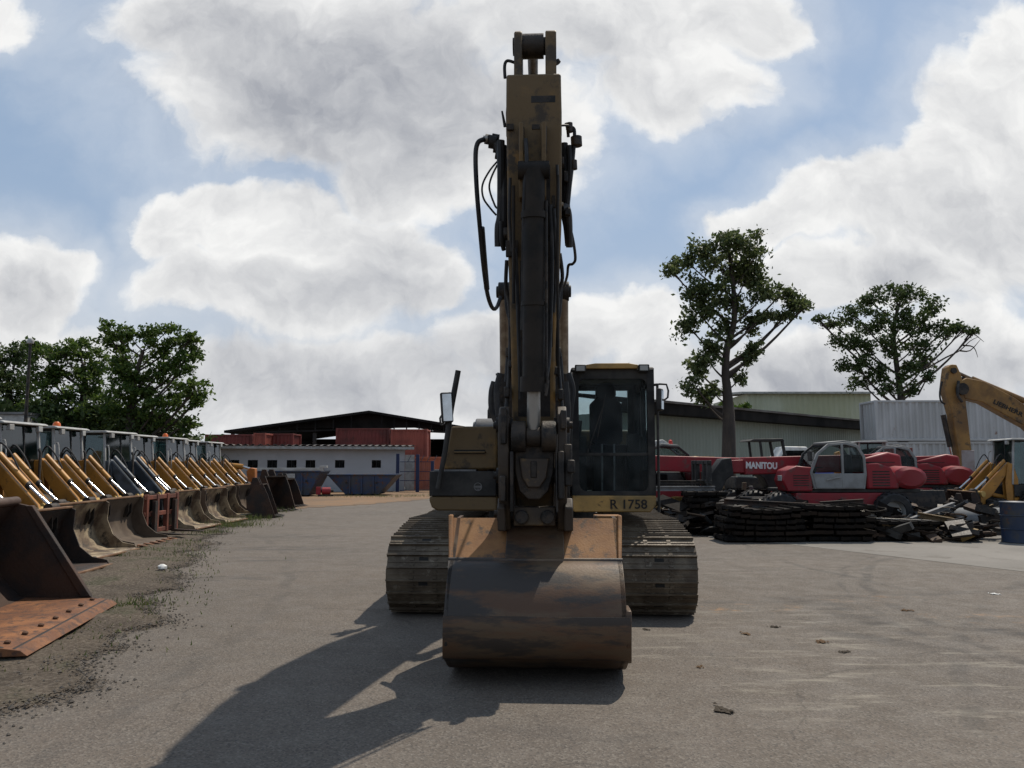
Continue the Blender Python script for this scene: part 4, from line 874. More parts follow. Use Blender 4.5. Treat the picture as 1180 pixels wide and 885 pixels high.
cont_at('plain maroon container at far left behind low shed', 236, 291, 500.5, 62, MAROON, GC); stack_under('lower maroon container under the plain far left one', 236, 291, 500.5, 62, MAROON)
cont_at('narrow container end with pinkish red doors left of dark gap', 292, 306, 499, 61, BRICKR, GC, None); stack_under('lower container under the narrow pinkish one', 292, 306, 499, 61, MAROON)
cont_at('maroon container whose right end shows red doors', 308, 338, 499.5, 63, MAROON, GC); stack_under('lower container under the one with red doors', 308, 338, 499.5, 63, MAROON)
cont_at('dark maroon container under the apex of shed roof', 387, 449, 493.5, 64, MAROON, GC); stack_under('lower container below shed roof apex', 387, 449, 493.5, 64, MAROON)
cont_at('bright brick red container at right end of upper row', 450.5, 492.5, 494.5, 63, BRICKR, GC); stack_under('lower brick red container under the bright right one', 450.5, 492.5, 494.5, 63, BRICKR)
a = at(474, 566, 54); container('orange red container standing on ground behind blue fence', Vector((a.x, 54, 0)), 0, 3.6, mat('orange red container paint', (.42,.12,.06), .6, 0, (.33,.09,.05), .5, 1), GC, None, None, 2.2)
# blue fence
def fence():
    a = at(458, 569, 49.5); b = at(481, 571, 49.0); a.z = b.z = 0
    r = thing('mesh_fence', 'dark blue steel post fence with wire mesh at end of low shed', 'fence', a)
    for px, D, h in ((458, 49.5, 2.35), (481, 49.0, 2.3), (498, 49.0, 1.9)):
        p = at(px, 560, D)-a; m = MB(); m.box(p.x-.10, p.x+.10, p.y-.08, p.y+.08, 0, h, BLUEF); m.build('post', r, .01)
    m = MB(); x1 = at(499, 560, 49).x-a.x
    for k in range(34): x = .15+(x1-.15)*k/33; m.box(x-.008, x+.008, -.01, .01, .1, 1.85, BLUEG)
    for z in (.1, .7, 1.25, 1.85): m.box(.13, x1, -.02, .02, z-.02, z+.02, BLUEF)
    m.build('mesh_panel', r, 0, False)
    m = MB(); 
    for k in range(5): x = .6+k*.4; m.tube([(x, 0, 1.85), (x+.2, .1, 2.25)], .02, BLUEG, 6)
    m.build('spikes', r)
fence()

# green sheet building with deep dark eave
def green_building():
    a = at(722, 455, 40.0); b = at(1008, 487.3, 62.5); a.z = b.z = 0; dx = b-a; Lw = dx.length; rz = math.atan2(dx.y, dx.x)
    r = thing('sheet_warehouse', 'long pale green sheet warehouse with dark eave behind the red machines', 'warehouse', a, rz)
    inv = inner_root(r).inverted(); H = at(757, 463, 42.5).z
    m = MB(); corr_box(m, 0, Lw, .4, 3.2, 0, H-.7, SHEET, .35, .03); m.build('wall', r, 0, False)
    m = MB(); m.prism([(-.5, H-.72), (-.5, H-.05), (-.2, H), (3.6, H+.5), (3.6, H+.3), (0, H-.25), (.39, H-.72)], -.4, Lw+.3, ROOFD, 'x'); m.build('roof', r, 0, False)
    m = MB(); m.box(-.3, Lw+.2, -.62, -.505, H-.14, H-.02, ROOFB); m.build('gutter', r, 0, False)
green_building()
def pale_building():
    a = at(861, 452, 71); b = at(1003, 449.5, 71)
    r = thing('pale_warehouse', 'pale yellow green sheet building rising behind the dark eave', 'warehouse', (a.x, 71, 0))
    m = MB(); corr_box(m, 0, b.x-a.x, 0, 12, 0, a.z-.1, SHEETY, .45, .05); m.build('wall', r, 0, False)
    m = MB(); m.prism([(-.4, a.z-.16), (-.4, a.z+.02), (12.4, a.z+.9), (12.4, a.z+.7)], -.6, b.x-a.x+.2, mat('pale roof edge', (.42,.42,.39), .6, 0, (.3,.3,.27)), 'x'); m.build('roof', r, 0, False)
pale_building()
GW = 'white containers stacked on the right'
a = at(1008, 461, 50); H_ = at(1100, 461, 50).z - at(1100, 508, 50).z
zb_ = at(1100, 508, 50).z
container('upper white corrugated container with rust specks at the right', Vector((a.x, 50, zb_)), R(-1.5), 12.19, WCONT, GW, None, None, H_)
container('lower white corrugated container under the rust specked one', Vector((a.x+.6, 50.1, zb_-H_-.06)), R(-1.5), 12.0, WCONT, GW, None, None, H_)
r = thing('concrete_plinth', 'low grey concrete plinth carrying the white containers', 'plinth', (a.x+.4, 50.0, 0)); MB().box(0, 12.6, -.45, 2.2, 0, max(.1, zb_-H_-.07), CONC).build('plinth', r, .02)
a = at(1015, 516, 36); b = at(1053, 541, 36); container('small dark maroon container standing before the white stack', Vector((a.x, 36, 0)), 0, b.x-a.x, MAROON, None, None, None, a.z)
a = at(-6, 474, 40); r = thing('site_cabin', 'pale box cabin above the left row under trees', 'cabin', (a.x-3, 40, 0))
m = MB(); zt_ = at(10, 475, 40).z; m.box(0, at(27, 480, 40).x-a.x+3, 0, 3, 0, zt_-.12, LGREY); m.build('wall', r, .02); m = MB(); m.box(-.1, at(27, 480, 40).x-a.x+3.05, -.1, 3.1, zt_-.119, zt_, GREYP); m.build('roof', r, .01)

# lamp post at the left
p = at(28.5, 500, 33); r = thing('lamp_post', 'thin dark lamp post in front of left trees', 'lamp post', (p.x, 33, 0)); zt_ = at(28, 393, 33).z
MB().tube([(0,0,0),(0,0,zt_-.1)], [.09,.055], DSTEEL, 10).build('pole', r); m = MB(); m.lathe((0,0,zt_-.1), 'z', [(.02,-.05),(.12,.0),(.14,.1),(.09,.2),(.0,.24)], LGREY, 12); m.build('lamp_head', r)

# ------------------------------------------------------------------ skips
def skip(label, pxa, pxb, D, h, rz=0, wings=.5):
    a = at(pxa, 560, D); b = at(pxb, 560, D); Lw = b.x-a.x
    r = thing('waste_skip', label, 'skip', ((a.x+b.x)/2, D, 0), rz, 'navy waste skips by the grey shed')
    w = Lw/2; bt = w-wings*1.15; W = 1.7
    prof_o = [(-bt, .06), (bt, .06), (w, h), (-w, h)]
    m = MB(); t = .05
    m.add([(-bt,0,.06),(bt,0,.06),(bt,W,.06),(-bt,W,.06),(-w,-.12,h),(w,-.12,h),(w,W+.12,h),(-w,W+.12,h),
           (-bt,t,.10),(bt,t,.10),(bt,W-t,.10),(-bt,W-t,.10),(-w+t,-.12+t,h),(w-t,-.12+t,h),(w-t,W+.12-t,h),(-w+t,W+.12-t,h)],
          [(0,3,2,1),(0,1,5,4),(1,2,6,5),(2,3,7,6),(3,0,4,7),(8,9,10,11),(8,12,13,9),(9,13,14,10),(10,14,15,11),(11,15,12,8),(4,5,13,12),(5,6,14,13),(6,7,15,14),(7,4,12,15)], BLUEP)
    m.build('body', r, .01)
    m = MB(); m.tube([(-w,-.14,h),(w,-.14,h)], .05, BLUEP, 8); m.tube([(-w,W+.14,h),(w,W+.14,h)], .05, BLUEP, 8); m.build('rim', r)
    for k in (-.5, 0, .5): MB().prism([(-.02, .1), (-.10, .1), (-.16, h-.06), (-.03, h-.06)], k*bt*1.4-.04, k*bt*1.4+.04, BLUEP, 'x').build('rib', r)
    for s in (-1, 1):
        q = MB(); q.cyl((s*bt*.9, -.02, h*.62), (s*bt*.9, -.16, h*.62), .05, DSTEEL, n=10); q.build('lifting_lug', r)
    return r
s1 = skip('wide open navy skip with rusty rim in front of right windows', 377, 457, 44, 1.12, R(-2), .85)
s2 = skip('navy skip with sloping end behind the black scrap buckets', 290, 370, 43, 1.32, R(-2), .55)
m = MB(); m.box(.02, .5, -.19, -.165, .98, 1.2, LGREY); m.build('sign_plate', s2)
p = at(340, 546, 42.8); r = thing('steel_beam', 'long pale steel beam lying across the left skip', 'beam', (p.x, 42.9, 1.345), R(-2)); m = MB(); m.box(-2.4, 1.5, -.08, .08, 0, .16, LGREY); m.box(1.3, 1.7, -.1, .12, .162, .28, LGREY); m.build('beam', r, .01)
# a pile of red oddments beside the skip
def scrap_part(name, label, cat, p, rz, fn, group=None):
    r = thing(name, label, cat, p, rz, group); m = MB(); fn(m); m.build(name.split('_')[-1], r, .008); return r
p = G(375, 572); scrap_part('red_hose_reel', 'small red painted fitting between the two skips', 'fitting', (p.x, p.y, 0), .3, lambda m: (m.cyl((-.2,0,.28),(.25,0,.28),.2,REDP), m.cyl((-.4,0,.28),(.4,0,.28),.09,DSTEEL), m.box(-.5,-.25,-.12,.12,.1,.5,REDP), m.box(-.4,.4,-.2,.2,0,.1,DSTEEL)))

# ------------------------------------------------------------------ backhoe loaders in the left row (front faces +x, origin under the bucket lip)
def bucket_shell(mb, w, prof, m, th=.03):
    cx = sum(p[0] for p in prof)/len(prof)+.15; cz = sum(p[1] for p in prof)/len(prof)
    inn = [(x+(cx-x)*.07, z+(cz-z)*.07) for x, z in prof]
    mb.prism(list(prof)+inn[::-1], -w, w, m, 'y')
BPROF = [(0,.02),(-.52,.015),(-.70,.09),(-.82,.26),(-.86,.50),(-.81,.74),(-.68,.94)]
def make_bucket(root, m, hw=.93, lipm=None, name='bucket', sc=1.):
    pr = [(x*sc, z*sc) for x, z in BPROF]
    b = MB(); bucket_shell(b, hw, pr, m); bo = b.build(name, root, 0, True, 30)
    for s in (-1, 1):
        q = MB(); q.prism([(x, z) for x, z in pr]+[(-.58*sc, .90*sc), (-.60*sc, .58*sc), (-.48*sc, .30*sc), (-.28*sc, .14*sc), (-.04*sc, .09*sc)], s*hw-.012, s*hw+.012, m, 'y'); q.build('side_plate', bo, .004)
    q = MB(); q.box(-.09*sc, .05*sc, -hw-.012, hw+.012, .0, .028, lipm or m); q.build('cutting_edge', bo, .004)
    q = MB(); q.box(-.71*sc, -.63*sc, -hw-.012, hw+.012, .925*sc, .96*sc, lipm or m); q.build('top_rim', bo, .008)
    return bo
def wheel(root, x, y, r, w, rimm, hubside, name='wheel'):
    t = MB(); pr = [(r*.58,-w/2),(r*.88,-w/2),(r*.97,-w*.38),(r,-w*.2),(r,w*.2),(r*.97,w*.38),(r*.88,w/2),(r*.58,w/2)]
    t.lathe((x, y, r), 'y', pr, RUBBER, 28)
    for k in range(22):
        a = 2*math.pi*k/22
        for s in (-1, 1):
            M = Matrix.Translation((x, y+s*w*.22, r)) @ Matrix.Rotation(-a + s*.06, 4, 'Y') @ Matrix.Translation((0, 0, r*.985)) @ Matrix.Rotation(s*.5, 4, 'Z')
            t.box(-.022*r/.4, .022*r/.4, -w*.26, w*.26, 0, r*.045, RUBBER, M)
    o = t.build(name, root, 0, True)
    m = MB(); m.lathe((x, y, r), 'y', [(.0,hubside*w*.1),(r*.2,hubside*w*.12),(r*.25,hubside*w*.02),(r*.5,hubside*w*.05),(r*.59,hubside*w*.42),(r*.62,hubside*w*.44),(r*.62,-hubside*w*.44),(r*.5,-hubside*w*.3),(0,-hubside*w*.3)], rimm, 22); m.build('rim', o)
    return o
def glass_quad(root, pts, m=GLASST, name='window', th=.006):
    p = [Vector(q) for q in pts]; n = (p[1]-p[0]).cross(p[-1]-p[0]).normalized()*th
    k = len(p); mb = MB(); mb.add(p+[q+n for q in p], [tuple(range(k))[::-1], tuple(range(k, 2*k))]+[(i, (i+1) % k, k+(i+1) % k, k+i) for i in range(k)], m); return mb.build(name, root, 0, False)
def make_backhoe(label):
    t = thing('backhoe_loader', label, 'loader', (0,0,0), 0, 'backhoe loaders parked in a row on the left verge')
    make_bucket(t, TIMB, .88, mat('tan brown edge', (.22,.13,.07), .7, 0, (.14,.07,.035), .5, 3))
    # chassis, hood
    m = MB(); m.box(-4.0,-1.25,-.33,.33,.38,.8,DSTEEL); m.box(-1.3,-1.18,-.42,.42,.45,.95,BLACKP); m.box(-1.7,-1.55,-.8,.8,.3,.45,DSTEEL); m.box(-3.6,-3.3,-.8,.8,.5,.75,DSTEEL); m.build('chassis', t, .015)
    m = MB(); m.prism([(-2.4,.7),(-1.45,.7),(-1.42,.92),(-1.5,1.02),(-2.4,1.22)], -.34, .34, BLACKP, 'y'); hd = m.build('hood', t, .03)
    m = MB()
    for k in range(6): m.box(-1.438,-1.415,-.3,.3,.72+k*.03,.735+k*.03,GREYP)
    m.build('grille', hd, 0, False)
    MB().tube([(-1.95,.2,1.35),(-1.95,.2,1.85),(-2.0,.2,1.92)],.035,DSTEEL,10).build('exhaust_pipe', t)
    # cab
    x0, x1, hw, zf, zr = -3.55, -2.40, .62, 1.15, 2.36
    c = MB()
    for s in (-1, 1):
        y = s*hw
        c.tube([(x1+.14, y, zf),(x1-.02, y*.94, zr)], .042, LGREY, 6); c.tube([(x0+.45, y, zf-.2),(x0+.42, y*.94, zr)], .04, CABF, 6); c.tube([(x0, y, zf),(x0+.02, y*.94, zr)], .045, LGREY, 6)
        c.box(x0, x1+.1, y-.03, y+.03, zf-.32, zf+.0, CABF); c.tube([(x0, y*.94, zr-.02),(x1, y*.94, zr-.02)], .035, CABF, 6)
    c.box(x0, x1+.14, -hw, hw, zf-.36, zf-.3, DARKIN); c.box(x0-.02, x0+.05, -hw, hw, zf-.3, zf+.1, CABF); c.box(x1+.08, x1+.15, -hw, hw, zf-.5, zf+.02, TLBY)
    c.tube([(x1+.1, 0.12, zf+.1),(x1-.0, .12, zr-.02)], .022, CABF, 6)
    cb = c.build('cab', t)
    m = MB(); m.prism([(x0-.16, zr+.0),(x0-.12, zr+.05),(x1+.10, zr+.055),(x1+.20, zr+.03),(x1+.20, zr+.0)], -hw-.08, hw+.08, LGREY, 'y'); rf = m.build('roof', cb, .02)
    for s in (-1, 1):
        m = MB(); m.box(x1+.1, x1+.2, s*.45-.07, s*.45+.07, zr-.11, zr-.005, LGREY); m.build('work_light', cb, .01)
    glass_quad(cb, [(x1+.13,-hw+.04,zf+.03),(x1+.13,hw-.04,zf+.03),(x1-.02,hw*.93-.04,zr-.03),(x1-.02,-hw*.93+.04,zr-.03)], GLASSW, name='windscreen')
    for s in (-1, 1):
        glass_quad(cb, [(x0+.5,s*hw,zf+.02),(x1+.1,s*hw,zf+.02),(x1-.05,s*hw*.94,zr-.05),(x0+.46,s*hw*.94,zr-.05)], name='side_window'); glass_quad(cb, [(x0+.05,s*hw,zf+.02),(x0+.4,s*hw,zf+.02),(x0+.38,s*hw*.94,zr-.05),(x0+.06,s*hw*.94,zr-.05)], name='side_window')
    glass_quad(cb, [(x0+.02,-hw+.04,zf+.12),(x0+.02,hw-.04,zf+.12),(x0+.02,hw*.93-.04,zr-.05),(x0+.02,-hw*.93+.04,zr-.05)], name='rear_window')
    m = MB(); m.box(-3.2,-2.85,-.22,.22,.95,1.3,SEATM); m.box(-3.28,-3.16,-.22,.22,1.3,1.78,SEATM); m.build('seat', cb, .04)
    m = MB(); m.tube([(-2.45,0,1.0),(-2.62,0,1.5)],.04,DARKIN,8); m.lathe((-2.63,0,1.52),'z',[(.17,-.012),(.195,-.012),(.195,.012),(.17,.012)],DARKIN,18); m.build('steering_column', cb)
    m = MB(); m.tube([(x1+.2,-hw-.0,zf+.15),(x1+.26,-hw-.02,zf+.5),(x1+.2,-hw,zf+.88),(x1+.1,-hw+.02,zf+.92)],.016,LGREY,6,3); m.build('grab_rail', cb)
    # rear end with folded hoe
    m = MB(); m.prism([(-4.4,.6),(-3.95,.5),(-3.95,1.2),(-4.15,1.5),(-4.3,2.1),(-4.5,2.05),(-4.55,1.2)], -.13, .13, TLBY, 'y'); m.build('rear_boom', t, .02)
    # loader arms
    for s in (-1, 1):
        y = s*.52
        tw = MB(); tw.prism([(-2.5,.55),(-2.0,.55),(-1.98,1.2),(-2.12,1.72),(-2.32,1.72),(-2.5,1.3)], y-.10, y-.07, TLBY, 'y'); tw.prism([(-2.5,.55),(-2.0,.55),(-1.98,1.2),(-2.12,1.72),(-2.32,1.72),(-2.5,1.3)], y+.07, y+.10, TLBY, 'y'); tw.build('arm_tower', t, .01)
        a = MB(); a.prism([(-2.28,1.72),(-2.16,1.76),(-1.05,1.0),(-.98,.90),(-.96,.34),(-1.04,.28),(-1.12,.34),(-1.18,.72),(-1.42,.82),(-2.26,1.58)], y-.058, y+.058, TLBY, 'y')
        ar = a.build('loader_arm', t, .012)
        q = MB(); q.cyl((-1.06,y-.15,.88),(-1.06,y+.13,.88),.085,mat('pale yellow pin cap', (.55,.36,.11), .45, 0, (.4,.25,.07)),n=18); q.build('pin_cap', ar)
        q = MB(); q.cyl((-.99,y-.10,.34),(-.99,y+.10,.34),.05,DSTEEL,n=12); q.build('bucket_pin', ar)
        # tilt cylinder lying on the arm
        yi = y+s*.0; z = .125; P = lambda u: Vector((-2.16+u*1.42, yi, 1.80+.07-u*.95))
        q = MB(); q.cyl(P(.08), P(.60), .058, TLBY, n=14); q.cyl(P(.58), P(.62), .066, DSTEEL, n=14); tc = q.build('tilt_cylinder', t)
        MB().cyl(P(.6), P(.97), .032, CHROME, n=12).build('piston_rod', tc)
        q = MB(); e = P(.97); q.prism([(e.x-.05,e.z+.06),(e.x+.06,e.z+.04),(-.72,.62),(-.80,.5),(-.88,.55),(-.95,.80)], y-.09, y-.065, DSTEEL, 'y'); q.prism([(e.x-.05,e.z+.06),(e.x+.06,e.z+.04),(-.72,.62),(-.80,.5),(-.88,.55),(-.95,.80)], y+.065, y+.09, DSTEEL, 'y'); q.cyl((e.x,y-.12,e.z),(e.x,y+.12,e.z),.075,DSTEEL,n=14); q.build('tilt_link', t)
        # lift cylinder under the arm
        A, B = Vector((-2.1,y-s*.13,.78)), Vector((-1.2,y-s*.13,.92)); q = MB(); q.cyl(A, A+(B-A)*.6, .06, TLBY, n=12); lc = q.build('lift_cylinder', t); MB().cyl(A+(B-A)*.6, B, .035, CHROME, n=10).build('piston_rod', lc)
        q = MB(); q.tube([(-2.2,y-.06,1.72),(-2.0,y-.08,1.98),(-1.75,y-.05,1.82),(-1.55,y-.02,1.56)],.018,RUBBER,6,4); q.build('hose', t)
    m = MB(); m.cyl((-1.25,-.5,.82),(-1.25,.5,.82),.06,TLBY,n=12); m.build('cross_tube', t)
    for s in (-1, 1): wheel(t, -1.62, s*.72, .38, .28, LGREY, s); wheel(t, -3.35, s*.72, .58, .36, LGREY, s)
    return t
def place(d, off=0.): return Vector((-7.22-.105*(d-14.7)+off, d, .06))
HEAD = R(1)
proto = make_backhoe('backhoe loader second in the row, nearest with its cab in view')
def compact(o):                       # short wheelbase: everything behind the bucket is drawn in, wheels stay round
    f = lambda x: x if x > -.9 else -.9+(x+.9)*.64
    for c in o.children:
        if c.type == 'MESH':
            n = len(c.data.vertices); co = np.empty(3*n, np.float32); c.data.vertices.foreach_get('co', co); co = co.reshape(-1, 3)
            if c.name.split('.')[0] in ('wheel', 'rim'):
                cx = -1.62 if co[:,0].mean() > -2.5 else -3.35; co[:,0] += f(cx)-cx
            elif c.name.split('.')[0] in ('beacon',): pass
            else: co[:,0] = [f(v) for v in co[:,0]]
            c.data.vertices.foreach_set('co', co.ravel()); c.data.update()
        compact(c)
compact(proto)
proto.location = place(14.75); proto.rotation_euler.z = HEAD
lbl = [(12.35,'first backhoe loader in the left row, cab cut off by the photo edge',()),
       (16.9,'third backhoe loader in left row, with orange beacon on the cab roof',()),
       (19.0,'grey armed backhoe loader with red fork frame instead of bucket',('bucket',)),
       (21.2,'fifth backhoe loader in the row, just beyond the grey armed one',()),
       (23.4,'sixth backhoe loader in row, third from the far end',()),
       (25.6,'seventh backhoe loader in row, second from the far end',()),
       (27.9,'farthest backhoe loader, at the end of the left row',())]
row = [proto]; offs = {12.35: .45}
for d, lb, sk in lbl:
    o = dup(proto, place(d, offs.get(d, random.uniform(-.15, .15))), HEAD+R(random.uniform(-3, 3)), lb, skip=sk); row.append(o)
def kids(o, nm): return [c for c in o.children if c.name.split('.')[0] == nm]
def beacon(o, y=.3):
    m = MB(); m.lathe((-2.25, y, 2.41), 'z', [(.0,.0),(.085,.0),(.085,.02),(.07,.1),(.04,.135),(0,.14)], BEACON, 14); m.build('beacon', o)
beacon(row[2]); beacon(row[5], .2)
# the grey armed machine gets its own steel colours and a fork frame
for c in row[3].children:
    if c.name.split('.')[0] in ('loader_arm', 'tilt_cylinder', 'arm_tower'):
        c.data = c.data.copy()
        for i, mm in enumerate(c.data.materials):
            if mm == TLBY: c.data.materials[i] = BLUEG
REDFR = mat('rusty red frame', (.20,.06,.035), .65, 0, (.12,.045,.03))
f = MB()
for y in (-.75, -.25, .25, .75): f.box(-.78, -.68, y-.05, y+.05, .05, .95, REDFR)
for z in (.12, .5, .88): f.box(-.76, -.70, -.85, .85, z-.05, z+.05, REDFR)
ff = f.build('fork_frame', row[3], .01)
for y in (-.5, .5): MB().prism([(-.68,.03),(.1,.03),(.1,.05),(-.6,.09),(-.6,.8),(-.68,.8)], y-.06, y+.06, BDARK, 'y').build('fork', ff, .004)
# darker buckets on some of the row
def recolor(o, names, a, b):
    for c in o.children:
        if c.name.split('.')[0] in names:
            for q in [c]+list(c.children):
                q.data = q.data.copy()
                for i, mm in enumerate(q.data.materials):
                    if mm == a: q.data.materials[i] = b
BBR = mat('brown bucket steel', (.12,.088,.06), .7, 0, (.07,.048,.032), .5, 2); recolor(row[2], ('bucket',), TIMB, BBR); recolor(row[7], ('bucket',), TIMB, BBR); recolor(row[1], ('bucket',), TIMB, BDARK)
for o in (row[2],):
    b = kids(o, 'bucket')[0]
    for k in range(6): MB().prism([(.0,.0),(.2,.02),(.0,.05)], -.8+k*.32-.05, -.8+k*.32+.05, LIPR, 'y').build('tooth', b)

# the big rusty bucket in the left foreground: its lip faces the road
def big_bucket():
    a, b = G(22, 765), G(129, 702); v = b-a; ang = math.atan2(v.y, v.x)-math.pi/2; c = (a+b)/2; hw = v.length/2
    t = thing('loader_bucket', 'huge dark loader bucket with bright rusty floor at the left edge', 'bucket', (c.x, c.y, .06), ang)
    pr = [(0,.03),(-.70,.03),(-1.0,.10),(-1.22,.35),(-1.30,.7),(-1.24,1.0),(-1.12,1.20)]
    m = MB(); bucket_shell(m, hw-.02, pr, BDARK); bo = m.build('shell', t, 0, True, 30)
    for s in (-1, 1):
        q = MB(); q.prism(pr+[(-.95,1.16),(-.30,.12)], s*(hw-.03)-.025, s*(hw-.03)+.025, BDARK, 'y'); q.build('side_plate', t, .006)
        q = MB(); q.prism([(-.98,1.16),(-.90,1.16),(-.22,.10),(-.33,.10)], s*(hw-.03)-.045, s*(hw-.03)+.045, BDARK, 'y'); q.build('side_edge', t, .008)
    q = MB(); q.prism([(.06,.0),(-.3,.0),(-.92,.085),(-.92,.112),(-.62,.098),(-.25,.09),(.0,.05)], -hw, hw, LIPR, 'y'); ce = q.build('cutting_edge', t, .005)
    for k in range(7):
        y = -hw+.18+(2*hw-.36)*k/6; z = MB(); z.lathe((-.17, y, .082), 'z', [(0,.0),(.028,.0),(.028,.014),(.016,.024),(0,.026)], mat('rusty bolt', (.09,.045,.025), .8), 8); z.build('bolt', ce)
    q = MB(); q.cyl((-1.10,-hw,1.21),(-1.10,hw,1.21),.055,mat('brown rim pipe', (.10,.062,.045), .6, .1, (.06,.035,.025)),n=14); q.build('top_rim', t)
    q = MB(); q.prism([(-1.16,1.2),(-1.12,1.2),(-1.30,1.50),(-1.36,1.50)], -hw*.98, hw*.55, BDARK, 'y'); q.build('spill_guard', t, .006)
big_bucket()

# beyond the row: an orange hoe arm on a stand and black digging buckets
p = G(283, 592); d0 = 27.5
def hoe():
    a = at(262, 560, 29.5); t = thing('excavator_arm', 'curved orange yellow digger boom at the far end of row', 'boom', (a.x, 29.5, 0), 0)
    f = lambda px, py: ((at(px, py, 29.5).x-a.x), at(px, py, 29.5).z)
    m = MB(); m.prism([f(248,537),f(252,532),f(263,534),(f(275,541)),f(285,552),f(289,568),f(290,590),f(283,590),f(281,570),f(275,557),f(262,545)], -.15, .15, TLBY, 'y'); m.build('boom', t, .02)
    m = MB(); m.prism([f(285,543),f(289,539),f(295,540),f(295,566),f(289,568)], -.14, .14, mat('orange bracket paint', (.42,.14,.03), .5, 0, (.3,.1,.03)), 'y'); m.build('bracket', t, .02)
    A, B, C_ = Vector((f(264,537)[0],0,f(264,537)[1]+.02)), Vector((f(280,538)[0],0,f(280,538)[1])), Vector((f(290,541)[0],0,f(290,541)[1]))
    m = MB(); m.cyl(A, B, .1, TLBY, n=14); cy_ = m.build('boom_cylinder', t); MB().cyl(B, C_, .05, CHROME, n=10).build('piston_rod', cy_)
    m = MB(); m.box(f(250,540)[0]-.4, f(286,560)[0]+.2, -.6, .6, 0, .3, DSTEEL); m.box(f(250,540)[0]-.3, f(252,540)[0]+.3, -.3, .3, .3, f(252,540)[1]-.1, DSTEEL); m.build('stand', t, .02)
hoe()
def digbucket(label, px, py, D_, w, h, rz, tooth=True):
    p = G(px, py); t = thing('digging_bucket', label, 'bucket', (p.x, p.y, .01), rz, 'black digging buckets lying about the yard')
    pr = [(.35*h,.0),(-.2*h,.02),(-.5*h,.25*h),(-.52*h,.6*h),(-.3*h,.95*h),(-.05*h,1.02*h)]
    m = MB(); bucket_shell(m, w, pr, BDARK); b = m.build('shell', t, 0, True, 30)
    for s in (-1, 1): q = MB(); q.prism(pr+[(.1*h,.7*h)], s*w-.02, s*w+.02, BDARK, 'y'); q.build('side_plate', t, .004); q = MB(); q.prism([(-.15*h,.98*h),(-.25*h,1.2*h),(-.4*h,1.2*h),(-.5*h,.75*h)], s*w*.35-.03, s*w*.35+.03, BDARK, 'y'); q.build('lug', t, .006)
    for k in range(4): q = MB(); q.prism([(.32*h,.0),(.55*h,.03),(.32*h,.08)], -w*.8+k*w*.533-.05, -w*.8+k*w*.533+.05, DSTEEL, 'y'); q.build('tooth', t)
digbucket('black digging bucket nearest the loader row end', 306, 596, 0, .5, 1.05, R(10)); digbucket('black digging bucket in the middle of the three', 318, 589, 0, .6, 1.25, R(-20)); digbucket('black digging bucket farthest from the loaders', 334, 584, 0, .6, 1.1, R(-5))

# ------------------------------------------------------------------ trees
LEAFA = leafmat('leaves fresh green', (.035,.075,.014), (.12,.17,.035), .45)
LEAFB = leafmat('leaves grey green', (.045,.07,.027), (.13,.155,.055), .45)
LEAFC = leafmat('leaves dark green', (.035,.060,.018), (.075,.105,.03), .32)
def leaves(root, cen, size, mt, name='crown'):
    n = len(cen); C_ = np.array(cen)
    a = RNG.normal(size=(n,3)); a /= np.linalg.norm(a, axis=1)[:,None]; b = RNG.normal(size=(n,3)); b -= a*(a*b).sum(1)[:,None]; b /= np.linalg.norm(b, axis=1)[:,None]
    s = size*RNG.uniform(.4, 1.6, (n,1)); a, b = a*s, b*s*.55
    nn = np.cross(a, b); nn /= np.linalg.norm(nn, axis=1)[:,None]
    V_ = np.stack([C_-a, C_-b*.9+nn*s*.12, C_+a, C_+b*.9+nn*s*.12], 1).reshape(-1, 3).astype(np.float32)
    me = bpy.data.meshes.new(name); me.vertices.add(4*n); me.vertices.foreach_set('co', V_.ravel()); me.loops.add(4*n); me.loops.foreach_set('vertex_index', np.arange(4*n, dtype=np.int32))
    me.polygons.add(n); me.polygons.foreach_set('loop_start', np.arange(0, 4*n, 4, dtype=np.int32)); me.polygons.foreach_set('loop_total', np.full(n, 4, dtype=np.int32))
    me.materials.append(mt); me.update(calc_edges=True); o = bpy.data.objects.new(name, me); COL.objects.link(o); o.parent = root; return o
